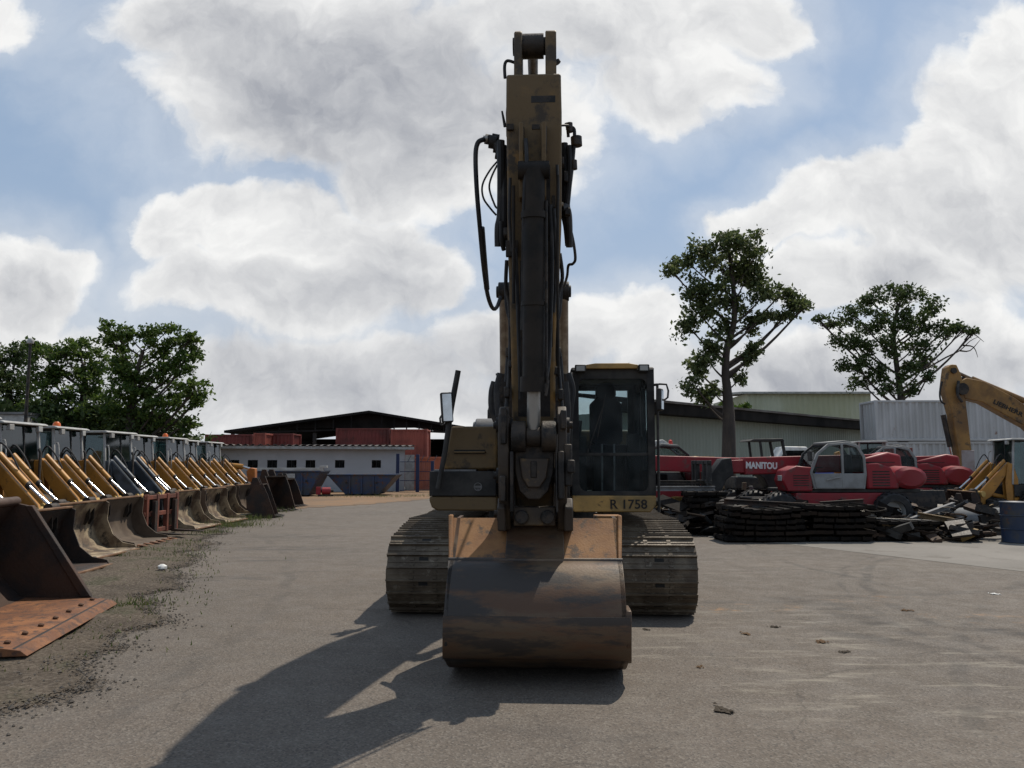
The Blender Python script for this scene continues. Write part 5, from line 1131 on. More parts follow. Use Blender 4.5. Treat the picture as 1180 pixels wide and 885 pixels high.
def tree(name, label, D, base, trunk, r0, clumps, lsize, dens, mt, group=None, extra=(), zbase=0, depth=1.):
    """trunk: picture points of the stem; clumps: (px, py, rx, ry) of each bough, turned into metres at distance D"""
    b = at(base, 530, D); root = thing(name, label, 'tree', (b.x, D, zbase), 0, group)
    k = D/FPX; W = lambda px, py, dy=0: Vector((at(px, py, D+dy).x-b.x, dy, at(px, py, D+dy).z-zbase))
    tp = [Vector((0,0,-.1))]+[W(*p) for p in trunk]; m = MB(); nT = len(tp)
    rad = [r0*1.3, r0]+[r0*(.8-.68*(i+1)/nT) for i in range(nT-2)]
    m.tube(tp, rad, BARK, 10, 4)
    spine = []
    for i in range(nT-1):
        for t in np.linspace(0, 1, 8): spine.append((tp[i].lerp(tp[i+1], t), rad[i]+(rad[i+1]-rad[i])*t))
    low = .35*max(p.z for p in tp)
    cen = []
    for (px, py, rx, ry) in clumps:
        dy = random.uniform(-1, 1)*k*max(rx, ry)*.9*depth; c = W(px, py, dy); sx, sz = rx*k, ry*k; sy = (sx+sz)/2*1.05
        cand = [q for q in spine if q[0].z < c.z-.1*sz and q[0].z > low*.8] or spine[-8:]
        st, sr = min(cand, key=lambda q: abs(c.z-q[0].z-.8*math.hypot(c.x-q[0].x, c.y-q[0].y)-.2))
        mid = st.lerp(c, .5)+Vector((0,0,-.12*(c-st).length*.5)); rr_ = max(.02, min(sr*.5, .03+.02*(c-st).length))
        m.tube([st, mid, c], [rr_, rr_*.7, rr_*.3], BARK, 6, 4)
        ns = max(6, int(8+sx*sz*3))
        for _ in range(ns):
            d = Vector(RNG.normal(size=3)); d.normalize(); u = random.uniform(.35, 1.0)
            sc = c+Vector((d.x*sx*u, d.y*sy*u, d.z*sz*u)); rs = random.uniform(.22, .42)*min(sx, sz)+.12
            m.tube([c.lerp(sc, .0) if random.random() < .5 else mid.lerp(c, .6), c.lerp(sc, .55)+Vector((0,0,-.05*sx)), sc], [rr_*.32, rr_*.2, .008], BARK, 4)
            n = int(11*dens*rs*rs*random.uniform(.5, 1.4)/(lsize*lsize))
            pts = RNG.normal(size=(n,3))*np.array([rs*.62, rs*.62, rs*.42])+np.array([sc.x, sc.y, sc.z]); cen.append(pts)
    for pts in extra:               # bare twigs
        q = [W(*p) for p in pts]; m.tube(q, [.07*(1-.8*i/(len(q)-1)) for i in range(len(q))], BARK, 6, 3)
    m.build('trunk', root)
    leaves(root, np.concatenate(cen), lsize, mt); return root
tree('tall_tree', 'tall slender tree with one thick trunk before the green warehouse', 37, 838, [(840,490),(838,450),(836,430),(838,400),(846,370),(845,330),(840,290)], .29,
     [(845,283,30,18),(815,292,26,18),(868,300,18,20),(790,300,18,14),(772,311,10,7),(830,310,32,20),(858,325,22,20),(800,332,18,18),(828,345,26,20),(805,360,20,18),(795,378,14,14),(850,352,16,16),(880,340,16,14),(903,335,18,12),(918,350,18,12),(902,368,14,12),(928,352,10,8),(880,362,14,10),
      (812,410,16,14),(802,425,14,10),(800,445,12,12),(820,450,12,12),(812,462,10,8),(866,375,10,12),(873,400,9,12),(862,412,8,9),(853,435,7,8),(822,395,14,14),(835,380,12,14),(838,270,20,8)], .098, .6, LEAFB, None)
tree('spreading_tree', 'wide spreading tree with a bare branch behind the white containers', 58, 1040, [(1040,480),(1038,455),(1036,440),(1032,410),(1030,380),(1036,350)], .34,
     [(1030,338,26,12),(1000,345,18,14),(985,362,16,14),(1052,345,22,14),(1075,355,16,14),(1065,372,18,14),(1010,372,24,18),(1040,372,22,16),(960,372,16,10),(942,368,8,6),(975,392,18,14),(1000,402,20,14),(1028,400,18,14),(1055,398,22,14),(1085,382,18,12),(1100,378,12,8),(1112,378,10,6),(985,420,20,14),(992,440,18,12),(1010,432,18,12),(1048,425,14,12),(1068,418,14,10),(1025,445,18,10),(1050,448,16,9),(1068,435,8,8),(1122,384,6,5)], .122, .54, LEAFC, None,
     extra=[[(1062,428,0),(1090,412,0),(1106,404,0),(1118,393,0),(1128,388,0)],[(1110,398,0),(1122,400,0),(1127,412,0)],[(1058,455,0),(1066,440,0),(1070,427,0)],[(1106,404,0),(1118,404,0),(1130,391,0)],[(1112,392,0),(1120,384,0),(1134,394,0)]])
GT = 'trees behind the left loader row'
tree('broad_tree', 'big broad crowned tree reaching farthest right behind the left loaders', 41, 150, [(151,480),(153,460),(155,440),(160,420),(165,405)], .24,
     [(125,378,14,9),(150,388,18,12),(172,382,14,10),(195,378,16,9),(205,392,18,12),(222,388,10,7),(222,408,13,12),(180,405,22,14),(150,410,24,14),(210,425,16,14),(225,450,12,14),(228,462,10,10),(200,442,16,8),(185,428,20,12),(150,432,22,14),(165,455,16,10),(195,468,16,8),(180,470,20,12),(165,440,20,12),(135,425,18,12),(140,475,20,12),(215,488,12,8),(190,488,16,9),(160,480,22,12),(130,395,20,12),(205,458,12,8),(140,455,20,14),(170,495,20,10)], .105, .66, LEAFA, GT)
tree('leafy_tree', 'dense rounded tree standing left of the broad crowned tree', 43, 95, [(96,470),(98,440),(95,420)], .22,
     [(100,405,26,14),(70,408,22,14),(48,405,22,13),(115,420,24,14),(80,428,28,16),(50,430,26,16),(100,448,26,16),(65,455,28,16),(110,470,26,14),(75,478,28,14),(40,470,24,16),(125,490,26,12),(92,395,10,6),(38,398,10,6)], .105, .66, LEAFA, GT)
tree('dark_tree', 'dark leafy tree at the left photo edge beside the lamp post', 44, 10, [(10,470),(10,440)], .22,
     [(20,410,22,14),(2,415,20,14),(-18,410,24,16),(10,438,26,16),(-15,445,26,18),(35,450,24,16),(15,468,26,16),(-25,475,26,16),(40,485,24,12)], .105, .66, LEAFC, GT)
tree('leafy_shrub', 'low green bush showing above the warehouse eave beside the trunk', 68, 850, [(850,500),(850,490)], .2, [(842,470,12,7),(856,472,10,7),(850,480,16,8),(866,480,10,6)], .2, .9, LEAFA, None)
for (nm, lab, px, D, w, h) in (('hedge_bush', 'dark bush filling the gap below the left trees, far left', 20, 42, 5.2, 4.6), ('hedge_bush', 'dark bush below the broad crowned tree', 105, 42, 4.8, 4.4), ('hedge_bush', 'dark bush at right end under the left trees', 178, 43, 2.4, 3.4)):
    c = at(px, 530, D); t = thing(nm, lab, 'bush', (c.x, D, 0), 0, 'bushes under the left trees'); P_ = []
    m = MB()
    for _ in range(int(w*h*3.6)):
        q = Vector((random.uniform(-w, w), random.uniform(-1, 1), random.uniform(.3, h))); P_.append(RNG.normal(size=(170,3))*np.array([.45,.4,.34])+np.array(q)); m.tube([(q.x*.3,0,0),(q.x*.6,q.y*.5,q.z*.5), q], [.04,.03,.01], BARK, 5)
    m.build('stems', t); leaves(t, np.concatenate(P_), .15, LEAFC, 'foliage')

# ------------------------------------------------------------------ red machines on the right
GLD = glass('dark cab glass', (.74,.80,.79), .16)
CABG = mat('mid grey cab paint', (.27,.27,.26), .5, 0, (.20,.195,.185), .5, 2.5)
def telehandler(label, cabm, group):
    """front faces -x, the camera sees the side facing -y; origin on the ground under the cab"""
    t = thing('telehandler', label, 'telehandler', (0,0,0), 0, group)
    m = MB(); m.box(-2.0,2.1,-.45,.45,.55,.85,DSTEEL); m.prism([(-1.0,.62),(1.5,.62),(1.5,.98),(-1.0,.98)], -.82, .82, REDP, 'y'); m.build('chassis', t, .03)
    for x in (-1.45, 1.45):
        for s in (-1, 1): wheel(t, x, s*.85, .50, .36, LGREY, s)
    # turret: nose in front of the cab, counterweight lobes behind
    m = MB(); m.loft([[(-.55,y,1.02),(-.55,y,1.62),(-.95,y,1.66),(-1.22,y,1.55),(-1.32,y,1.3),(-1.2,y,1.02)] for y in (-.8,-.2)], REDP); ns_ = m.build('nose', t, .03)
    m = MB(); m.box(-1.335,-1.30,-.72,-.5,1.28,1.42,LENS); m.build('headlight', ns_, .01)
    m = MB()
    for k in range(5): m.box(-1.05,-.65,-.806,-.799,1.16+k*.06,1.185+k*.06,BLACKP)
    m.build('vent', ns_)
    m = MB(); m.box(-1.1,2.3,-.74,.78,.985,1.08,BLACKP); m.build('turntable', t, .02)
    pr = [(.86,1.08),(.86,1.72),(1.15,1.74),(1.5,1.62),(1.68,1.35),(1.7,1.08)]; m = MB(); m.prism(pr, -.82, -.1, REDP, 'y'); ec = m.build('engine_cover', t, .04)
    m = MB()
    for k in range(6): m.box(1.0,1.45,-.826,-.818,1.15+k*.07,1.18+k*.07,BLACKP)
    m.build('vent', ec)
    m = MB(); m.box(.9,1.62,-.79,-.12,1.74,1.76,BLACKP); m.build('cover_seam', ec)
    m = MB(); m.loft([[(2.0+.48*math.cos(a)*q, y, 1.36+.30*math.sin(a)*q) for a in np.linspace(0, 2*math.pi, 16)[:-1]] for y, q in ((-.86,.7),(-.78,.95),(-.2,1.),(.3,.9))], REDP); m.build('counterweight', t)
    m = MB(); m.prism([(1.0,1.1),(1.0,1.8),(1.9,2.02),(2.25,1.95),(2.3,1.5),(2.3,1.1)], .0, .62, REDP, 'y'); m.build('boom_mount', t, .06)
    # boom lies forward on the far side
    m = MB(); m.prism([(2.1,1.55),(2.1,1.98),(-1.95,1.88),(-1.95,1.42)], .12, .55, REDP, 'y'); bo = m.build('boom', t, .03)
    m = MB(); m.prism([(-1.9,1.47),(-1.9,1.82),(-2.4,1.80),(-2.4,1.49)], .17, .5, REDP, 'y'); m.build('inner_boom', bo, .02)
    m = MB(); m.prism([(-2.3,1.87),(-2.55,1.84),(-2.95,1.3),(-2.95,.75),(-2.7,.75),(-2.45,1.3),(-2.25,1.42)], .1, .56, BLACKP, 'y'); m.build('boom_head', bo, .02)
    m = MB()
    for y in (-.35,.0,.65,.95): m.box(-3.12,-3.0,y-.05,y+.05,.45,1.8,BLACKP)
    for z in (.55,.9,1.25,1.75): m.box(-3.1,-3.02,-.45,1.05,z-.05,z+.05,BLACKP)
    m.box(-3.0,-2.88,.1,.56,.7,1.5,DSTEEL); m.cyl((-2.95,.33,1.0),(-2.4,.33,1.55),.06,DSTEEL); m.build('fork_carriage', t, .01)
    # cab with arched roof line
    def prof(off=0): return [(-.52,1.08),(-.62,1.5),(-.42,1.98),(-.12,2.22),(.35,2.26),(.66,2.18),(.84,1.9),(.86,1.45),(.80,1.08)]
    o = prof(); cx, cz = .12, 1.62
    i_ = [(cx+(x-cx)*.90, cz+(z-cz)*.90) for x, z in o]
    c = MB()
    for y0, y1 in ((-.82,-.75),(.02,.08)): c.prism_ring = None; rings = None; n = len(o); vs = []
    def hoop(y0, y1, m_):
        n = len(o); vs = [(x,y0,z) for x,z in o]+[(x,y0,z) for x,z in i_]+[(x,y1,z) for x,z in o]+[(x,y1,z) for x,z in i_]; fs = []
        for k in range(n):
            j = (k+1) % n; fs += [(k,j,n+j,n+k),(2*n+k,3*n+k,3*n+j,2*n+j),(k,2*n+k,2*n+j,j),(n+k,n+j,3*n+j,3*n+k)]
        c.add(vs, fs, m_)
    hoop(-.82,-.75,cabm); hoop(.02,.09,CABF)
    for k in (3, 4, 5, 6): x, z = o[k]; c.box(x-.03,x+.03,-.75,.02,z-.05,z,CABF)
    c.prism([o[3],o[4],o[5],(o[5][0],o[5][1]+.04),(o[4][0],o[4][1]+.045),(o[3][0],o[3][1]+.04)], -.76, .03, cabm, 'y')
    cb = c.build('cab', t, .01)
    d = MB(); d.prism([(-.47,1.10),(-.555,1.47),(.79,1.47),(.79,1.40),(.745,1.10)], -.835, -.80, cabm, 'y'); dr = d.build('door', cb, .01)
    d = MB(); d.prism([(.20,1.1),(.20,2.2),(.26,2.2),(.26,1.1)], -.84, -.79, cabm, 'y'); d.build('pillar', cb, .01)
    d = MB(); d.tube([(-.2,-.84,1.30),(.05,-.845,1.36),(.15,-.84,1.36)], .014, LGREY, 6, 3); d.build('handle', dr)
    glass_quad(cb, [(-.55,-.785,1.5),(.18,-.785,1.5),(.18,-.785,2.18),(-.12,-.785,2.16),(-.38,-.785,1.95)], GLD, 'side_window'); glass_quad(cb, [(.27,-.785,1.5),(.80,-.785,1.5),(.78,-.785,1.9),(.63,-.785,2.12),(.27,-.785,2.18)], GLD, 'side_window')
    glass_quad(cb, [(-.58,-.74,1.5),(-.58,.01,1.5),(-.39,.01,1.97),(-.39,-.74,1.97)], GLD, 'windscreen'); glass_quad(cb, [(-.39,-.74,1.97),(-.39,.01,1.97),(-.11,.01,2.2),(-.11,-.74,2.2)], GLD, 'roof_window'); glass_quad(cb, [(.84,-.74,1.5),(.84,.01,1.5),(.80,.01,1.95),(.80,-.74,1.95)], GLD, 'rear_window')
    d = MB(); d.box(.15,.55,-.6,-.15,1.1,1.42,SEATM); d.box(.48,.62,-.58,-.17,1.42,1.95,SEATM); d.build('seat', cb, .04)
    d = MB(); d.tube([(-.5,-.4,1.1),(-.28,-.4,1.6)],.04,DARKIN,8); d.lathe((-.27,-.4,1.62),'z',[(.15,-.012),(.175,-.012),(.175,.012),(.15,.012)],DARKIN,16); d.build('steering_column', cb)
    d = MB(); d.tube([(-.5,-.8,1.8),(-.66,-.95,1.85),(-.66,-.95,1.95)],.012,BLACKP,6); d.box(-.70,-.64,-1.02,-.88,1.78,2.02,BLACKP); d.build('mirror', cb, .01)
    return t
T1 = telehandler('red telehandler with grey rounded cab and white lettering on its boom', CABG, 'red telehandlers on the right')
pc = at(950, 560, 21.0); T1.location = (pc.x-.12, 21.0, 0)
T1.rotation_euler.z = R(4)
bo = [c for c in T1.children if c.name.startswith('boom') and 'mount' not in c.name][0]
text('MANITOU', .23, Matrix.Translation((-1.50, .113, 1.66)) @ Matrix.Rotation(R(1.5), 4, 'Y') @ FACE_Y, WLET, 'lettering', bo, .004, .80, .010)
T2 = dup(T1, None, R(186), 'red telehandler half hidden behind the excavator cab, beacon on roof', skip=('lettering', 'fork_carriage'))
p2 = at(779, 540, 22.5); T2.location = (p2.x+.1, 23.2, 0); T2.scale = (1, 1, 1)
cb2 = [c for c in T2.children if c.name.startswith('cab')][0]
m = MB(); m.lathe((-.05,-.5,2.27),'z',[(0,0),(.07,0),(.07,.03),(.055,.13),(0,.16)],mat('red beacon', (.5,.03,.02), .3),12); m.build('beacon', cb2); m = MB(); m.prism([(.1,2.3),(.75,2.24),(.72,2.34),(.3,2.42)], -.6, -.1, LGREY, 'y'); m.build('roof_hatch', cb2, .02)

T3 = dup(T1, None, R(-14), 'red telehandler farthest back, between the near one and dark maroon container', skip=('lettering', 'fork_carriage'))
p3 = at(1010, 540, 26); T3.location = (p3.x, 25.6, 0)
def rops():
    p = at(882, 560, 27); t = thing('site_dumper', 'dark machine with open black roll bar canopy behind the red boom', 'dumper', (p.x, 27, 0), 0)
    z = lambda py: at(882, py, 27).z; x = lambda px: at(px, 530, 27).x-p.x
    m = MB(); m.prism([(x(858),z(509)),(x(862),z(506.5)),(x(895),z(506)),(x(897),z(509))], -.7, .7, BLACKP, 'y'); m.build('canopy', t, .02)
    m = MB()
    for y in (-.62,.62): m.tube([(x(872),y,z(530)),(x(870),y,z(509))],.045,BLACKP,8); m.tube([(x(895),y,z(509)),(x(899),y,z(535))],.055,BLACKP,8)
    m.build('roll_bar', t)
    m = MB(); m.prism([(-1.2,.5),(1.2,.5),(1.2,1.35),(.4,1.5),(-.2,1.25),(-1.2,1.3)], -.7, .7, DSTEEL, 'y'); m.box(.0,.35,-.25,.25,1.4,1.95,SEATM); m.build('body', t, .04); m = MB(); m.lathe((-.25,0,1.8),'z',[(.16,-.012),(.19,-.012),(.19,.012),(.16,.012)],DARKIN,14); m.tube([(-.4,0,1.3),(-.25,0,1.8)],.03,DARKIN); m.build('steering_wheel', t)
    for xx in (-.85,.85):
        for s in (-1,1): wheel(t, xx, s*.72, .42, .3, GREYP, s)
rops()
def truck():
    p = at(912, 540, 33); t = thing('parked_truck', 'blue and white truck mostly hidden behind the red boom', 'truck', (p.x, 33, 0), R(-8))
    BW = mat('bright blue paint', (.05,.12,.42), .35); m = MB(); m.prism([(-1.1,.55),(.6,.55),(.6,2.05),(.45,2.4),(-.45,2.42),(-.85,1.75),(-1.1,1.6)], -.9, .9, WHITE, 'y'); c = m.build('cab', t, .05)
    m = MB(); m.prism([(-1.13,1.0),(-1.125,1.55),(-.6,1.62),(.62,1.45),(.62,1.1)], -.92, .92, BW, 'y'); m.build('stripe', c, .02)
    for s in (-1,1): glass_quad(c, [(-.7,s*.91,1.75),(.35,s*.91,1.75),(.35,s*.91,2.25),(-.4,s*.91,2.25)], glass('dark truck glass', (.1,.11,.12), .2))
    m = MB(); m.box(.7,3.6,-.95,.95,.75,1.6,BW); m.build('load_bed', t, .03)
    for xx in (-.4,2.6):
        for s in (-1,1): wheel(t, xx, s*.78, .42, .26, GREYP, s)
truck()
def far_loader():
    T = dup(proto, None, None, 'small yellow loader far behind the left red telehandler'); p = at(806, 530, 35); T.location = (p.x+.5, 33.5, 0); T.rotation_euler.z = R(-75); T.scale = (.85,.85,.85); recolor(T, ('cab',), LGREY, YELP); T['group'] = 'loaders standing among the right hand machines'
    return T
far_loader()
T = dup(proto, None, None, 'yellow backhoe loader at right edge behind the blue drum'); p = at(1130, 560, 22.5); T.location = (p.x-1.05, 22.9, 0); T.rotation_euler.z = R(172); T['group'] = 'loaders standing among the right hand machines'
recolor(T, ('bucket',), TIMB, BDARK)
T = dup(proto, None, None, 'loader whose pale cab frame shows behind the red counterweight', skip=('loader_arm','tilt_cylinder','piston_rod')); p = at(999, 520, 26.5); T.location = (p.x+2.35, 26.5, 0); T.rotation_euler.z = R(-8); T['group'] = 'loaders standing among the right hand machines'; T.scale = (1.02,1.02,1.02)

# the second excavator
EX2Y = mat('dull orange yellow paint', (.29,.155,.042), .55, 0, (.16,.085,.03), .55, 1.2, (.07,.045,.025), .3, 3)
def excavator2():
    D = 27; c = at(1215, 560, D+1); t = thing('crawler_excavator', 'yellow crawler excavator at right edge with stick hanging down', 'excavator', (c.x, D, 0), 0)
    f = lambda px, py: (at(px, py, D).x-c.x, at(px, py, D).z)
    m = MB(); m.prism([f(1102,441),f(1110,436),f(1130,440),f(1165,459),f(1190,476),f(1215,510),f(1222,530),f(1212,534),f(1200,512),f(1180,493),f(1160,482),f(1128,464),f(1108,460)], -.22, .22, EX2Y, 'y'); b = m.build('boom', t, .03)
    m = MB(); m.prism([f(1088.5,424),f(1093,420.5),f(1099,421),f(1104,432),f(1108,450),f(1118,535),f(1119,546),f(1104,546),f(1094,478),f(1085.5,448)], -.2, .2, EX2Y, 'y'); st = m.build('dipper_arm', t, .03)
    for q in ((1103,451),(1103,456)): pass
    m = MB(); x, z = f(1104,449); m.cyl((x,-.32,z),(x,.32,z),.2,DSTEEL,n=18); m.build('pivot_pin', t); m = MB(); x2, z2 = f(1095,428); m.cyl((x2,-.26,z2),(x2,.26,z2),.1,DSTEEL,n=14); m.build('pivot_pin', t)
    A, B, C_ = [Vector((f(*q)[0], 0, f(*q)[1])) for q in ((1098,427),(1120,437),(1180,462))]
    m = MB(); m.cyl(B, C_, .11, EX2Y, n=16); ac = m.build('arm_cylinder', t); MB().cyl(A, B, .06, RODB, n=12).build('piston_rod', ac)
    A, B, C_ = [Vector((f(*q)[0], -.0, f(*q)[1])) for q in ((1091,478),(1099,515),(1105,548))]
    m = MB(); m.cyl(A+Vector((-.12,0,0)), B+Vector((-.12,0,0)), .085, DSTEEL, n=14); bc = m.build('bucket_cylinder', t); MB().cyl(B+Vector((-.12,0,0)), C_+Vector((-.1,0,0)), .05, CHROME, n=10).build('piston_rod', bc)
    m = MB(); m.prism([f(1104,497+22),f(1119,519),f(1120,546),f(1105,546)], -.215, .215, mat('dusty grey patch', (.35,.31,.30), .8, 0, (.25,.2,.18)), 'y'); m.build('worn_end', st, .02)
    pr = [f(1104,545),f(1119,543),f(1122,560),f(1118,585),f(1104,600),f(1090,597),f(1088,590),f(1102,575)]
    m = MB(); m.prism(pr, -.5, .5, DSTEEL, 'y'); m.build('bucket', t, .03)
    for k in range(4): q = [f(1091,598),f(1085,604),f(1092,590)]; MB().prism(q, -.45+k*.28-.04, -.45+k*.28+.04, DSTEEL, 'y').build('tooth', t)
    m = MB(); m.tube([(f(1084,440)[0],-.1,f(1084,440)[1]),(f(1081,452)[0],-.12,f(1081,452)[1]),(f(1082,462)[0],-.12,f(1082,462)[1]),(f(1087,466)[0],-.1,f(1087,466)[1])],.03,RUBBER,6,4); m.tube([(f(1099,440)[0],-.3,f(1099,440)[1]),(f(1097,455)[0],-.34,f(1097,455)[1]),(f(1103,464)[0],-.3,f(1103,464)[1])],.045,RUBBER,6,4); m.build('hose', t)
    for k in range(9):
        x, z = f(1110+k*8, 438.5+k*3.2); MB().box(x-.05, x+.05, -.05, .05, z, z+.12, DSTEEL).build('hose_clamp', b)
    x, z = f(1157, 471); text('LIEBHERR', .20, Matrix.Translation((x, -.225, z)) @ Matrix.Rotation(R(26), 4, 'Y') @ FACE_Y, MARK, 'lettering', b, .004, 1.25, .006)
    m = MB(); m.box(-.5,3.2,-1.2,1.2,1.15,1.5,DSTEEL); m.prism([(.2,1.5),(3.3,1.5),(3.3,2.4),(1.2,2.5),(.2,2.2)], -1.2, 1.2, EX2Y, 'y'); m.build('upper_body', t, .05)
    for s in (-1,1): m = MB(); m.prism([(-1.5,.4),(-1.3,.05),(2.6,.05),(2.8,.4),(2.6,.9),(-1.3,.9)], s*1.1-.3, s*1.1+.3, TRACKM, 'y'); m.build('track', t, .08)
    m = MB(); m.box(-.6,2,-.8,.8,.45,1.15,DSTEEL); m.build('car_body', t, .02)
excavator2()

# ------------------------------------------------------------------ scrap steel along the right
GS = 'dark stacks of crawler track chain on the right'
OILY = mat('oily black steel', (.009,.008,.0075), .8, 0, (.017,.013,.010), .5, 3, spec=.1); OILB = mat('oily brown steel', (.016,.012,.010), .8, 0, (.026,.018,.013), .5, 3, spec=.1)
def chain_stack(label, px0, px1, py_base, pytop, w, layers, rz=0, sag=0, roll=False):
    a, b = G(px0, py_base), G(px1, py_base); D = a.y+w/2; L_ = b.x-a.x; c = Vector(((a.x+b.x)/2, D, 0)); h = at(590, pytop, D-w/2).z
    t = thing('track_chain_stack', label, 'track chain', c, rz, GS); lh = h/layers
    m = MB(); rz_ = lambda: random.uniform(-.02, .02)
    for l in range(layers):
        n = max(3, int(L_/.2)); off = random.uniform(-.12, .12); z0 = l*lh
        for k in range(n):
            x = -L_/2+off+(k+.5)*L_/n; zs = z0+sag*((x/(L_/2))**2-.5)*(l/layers)
            M = Matrix.Translation((x, rz_()*1.5, zs)) @ Matrix.Rotation(rz_()*2, 4, 'Z') @ Matrix.Rotation(rz_()*3, 4, 'Y')
            m.box(-L_/n*.485, L_/n*.485, -w/2, w/2, lh*.3, lh*.86, OILB if l % 3 == 1 else OILY, M)
            m.box(-L_/n*.4, -L_/n*.3, -w/2, w/2, lh*.86, lh*.99, OILY, M)
            for y in (-.16*w*2, .16*w*2): m.box(-L_/n*.6, L_/n*.5, y-.03, y+.03, lh*.08, lh*.62, OILY, M)
            m.box(-L_/n*.3, L_/n*.3, -.2*w, .2*w, lh*.2, lh*.6, DARKIN, M)
    m.build('chain', t, 0, False)
    return t
chain_stack('short dark chain stack just right of the excavator cab', 757, 797, 606, 560, .7, 6, R(4))
chain_stack('chain stack second from left, beside the short one', 795, 842, 616, 566, .8, 7, R(-3))
chain_stack('wide low chain stack with sagging top in the middle', 840, 934, 625.5, 584, .9, 6, R(2), .14)
chain_stack('dark flat chain stack below the red telehandler cab', 936, 1008, 625, 582, 1.0, 6, R(-2), .05)
chain_stack('lowest chain stack, nearest the grey pipes', 1012, 1083, 624, 600, .8, 4, R(1))
chain_stack('chain stack behind the sagging one, under the red boom', 848, 912, 606, 563, .8, 6, R(6))
chain_stack('rear chain stack behind the short leftmost one', 770, 826, 592, 553, .8, 6, R(-6))
chain_stack('chain stack lying before the red telehandler wheels', 940, 1000, 606, 580, .9, 3, R(5))
def sprop(name, label, cat, p, rz=0, group=None): return thing(name, label, cat, p, rz, group)
p = G(1050, 608); t = sprop('dozer_blade', 'dark tilted steel blade standing among scrap near the pipes', 'blade', (p.x, p.y, 0), R(-12))
m = MB(); m.prism([(0,0),(.08,.02),(-.06,.5),(.1,1.0),(.04,1.0),(-.14,.5)], -.0, .08, DSTEEL, 'y'); m.v = []; m.f = []; m.m = []
m.loft([[(x, y, z) for y, z in ((0,0),(.06,.0),(-.02,.45),(.16,1.0),(.10,1.0),(-.08,.45))] for x in (-.8,.9)], DSTEEL); m.build('blade', t, .01); m = MB(); m.box(-.4,.4,.05,.6,.2,.32,DSTEEL); m.build('push_arm', t, .02)
GP = 'grey concrete pipes on the right'
for (px, dd, ln, lb) in ((1148, 0, 1.9, 'long grey concrete pipe lying just left of the blue drum'), (1122, .5, .7, 'short grey pipe end left of the long concrete pipe')):
    p = G(px, 616); t = sprop('concrete_pipe', lb, 'pipe', (p.x, p.y+.5+dd, .31), R(4) if dd == 0 else R(70), GP); m = MB(); m.lathe((0,0,0),'x',[(.23,-ln/2),(.31,-ln/2),(.31,ln/2),(.23,ln/2)],PIPEC,28); m.build('pipe', t)
p = G(1180, 627); t = sprop('blue_drum', 'tall blue drum standing at the right photo edge', 'drum', (p.x+.12, p.y+.35, 0)); m = MB(); h_ = at(1170, 578, p.y+.35).z
BD = mat('drum blue paint', (.018,.032,.065), .5, 0, (.05,.05,.05), .4, 3, RUST, .25, 5)
m.lathe((0,0,0),'z',[(0,0),(.33,0),(.34,.02),(.33,.04),(.33,h_*.32),(.345,h_*.335),(.33,h_*.35),(.33,h_*.65),(.345,h_*.665),(.33,h_*.68),(.33,h_-.03),(.345,h_-.015),(.33,h_),(.30,h_-.02),(0,h_-.02)],BD,28); m.build('drum', t)
p = G(858, 604); t = sprop('folding_trestle', 'thin pale steel trestle shaped like an inverted V', 'trestle', (p.x-.2, p.y, at(858,586,p.y).z))
m = MB(); z_ = at(858,571,p.y).z-at(858,587,p.y).z; m.tube([(-.35,0,0),(.0,0,z_),(.33,0,-.02)],.016,PIPE,6); m.build('legs', t)
for (px, py0, py1, lean, lab, mt) in ((857, 589, 556, .05, 'rusty tan post leaning among the chain stacks', mat('tan wood', (.22,.17,.11), .8, 0, (.12,.09,.06))), (869, 589, 560, -.06, 'second thin post right of the tan post', GREYP)):
    p = G(px, 606); D = p.y; z0, z1 = at(px, py0, D).z, at(px, py1, D).z; t = sprop('leaning_post', lab, 'post', (p.x, D, z0)); m = MB(); m.prism([(-.07,0),(.07,0),(.05+lean,z1-z0),(-.05+lean,z1-z0)], -.05, .05, mt, 'y'); m.build('post', t, .008)
GB = 'steel sections lying on the scrap'
for i, (px, py, D, ln, rz, rx, sec, mt, lab) in enumerate(((790,563,20.3,1.5,4,0,.06,GREYP,'grey steel section across the leftmost chain stacks'),(785,556,20.8,1.2,-6,0,.05,DSTEEL,'dark steel section above the leftmost chain stacks'),(895,581,18.6,2.4,-3,3,.06,BDARK,'brown curved top plate on the sagging stack'),(970,579,19.0,1.1,8,-3,.05,BDARK,'dark brown section over the flat chain stack'),(1030,600,18.4,1.6,-10,2,.05,PIPE,'pale pipe lying on the lowest chain stack'),(1045,604,18.1,1.3,14,0,.04,YEL,'yellow bar lying by the lowest chain stack'),(1085,598,18.6,1.0,-30,10,.06,YEL,'yellow hydraulic bar tipped against the scrap'),(1075,590,19,1.4,20,-14,.05,GREYP,'grey bar leaning towards the yellow loader'),(1010,585,20,1.3,35,-8,.05,DSTEEL,'dark bar sticking out behind the flat stack'),(985,590,18.9,1.2,-25,6,.05,PIPE,'thin pale bar behind the flat chain stack'))):
    p = at(px, py, D); t = sprop('steel_section', lab, 'steel bar', p, R(rz), GB); t.rotation_euler.y = R(rx); m = MB(); m.box(-ln/2, ln/2, -sec, sec, -sec, -sec*.55, mt); m.box(-ln/2, ln/2, -sec, sec, sec*.55, sec, mt); m.box(-ln/2, ln/2, -sec*.2, sec*.2, -sec*.55, sec*.55, mt); m.build('section', t, .003)
n0 = len(COL.objects)
for lab, px, py, w, h, rz in (('upturned black bucket behind the lowest chain stack', 1062, 603, .55, .8, R(200)), ('black toothless bucket lying left of the yellow loader', 1095, 607, .5, .75, R(150)), ('dark bucket leaning behind the flat chain stack', 1004, 598, .5, .9, R(240))):
    digbucket(lab, px, py, 0, w, h, rz)
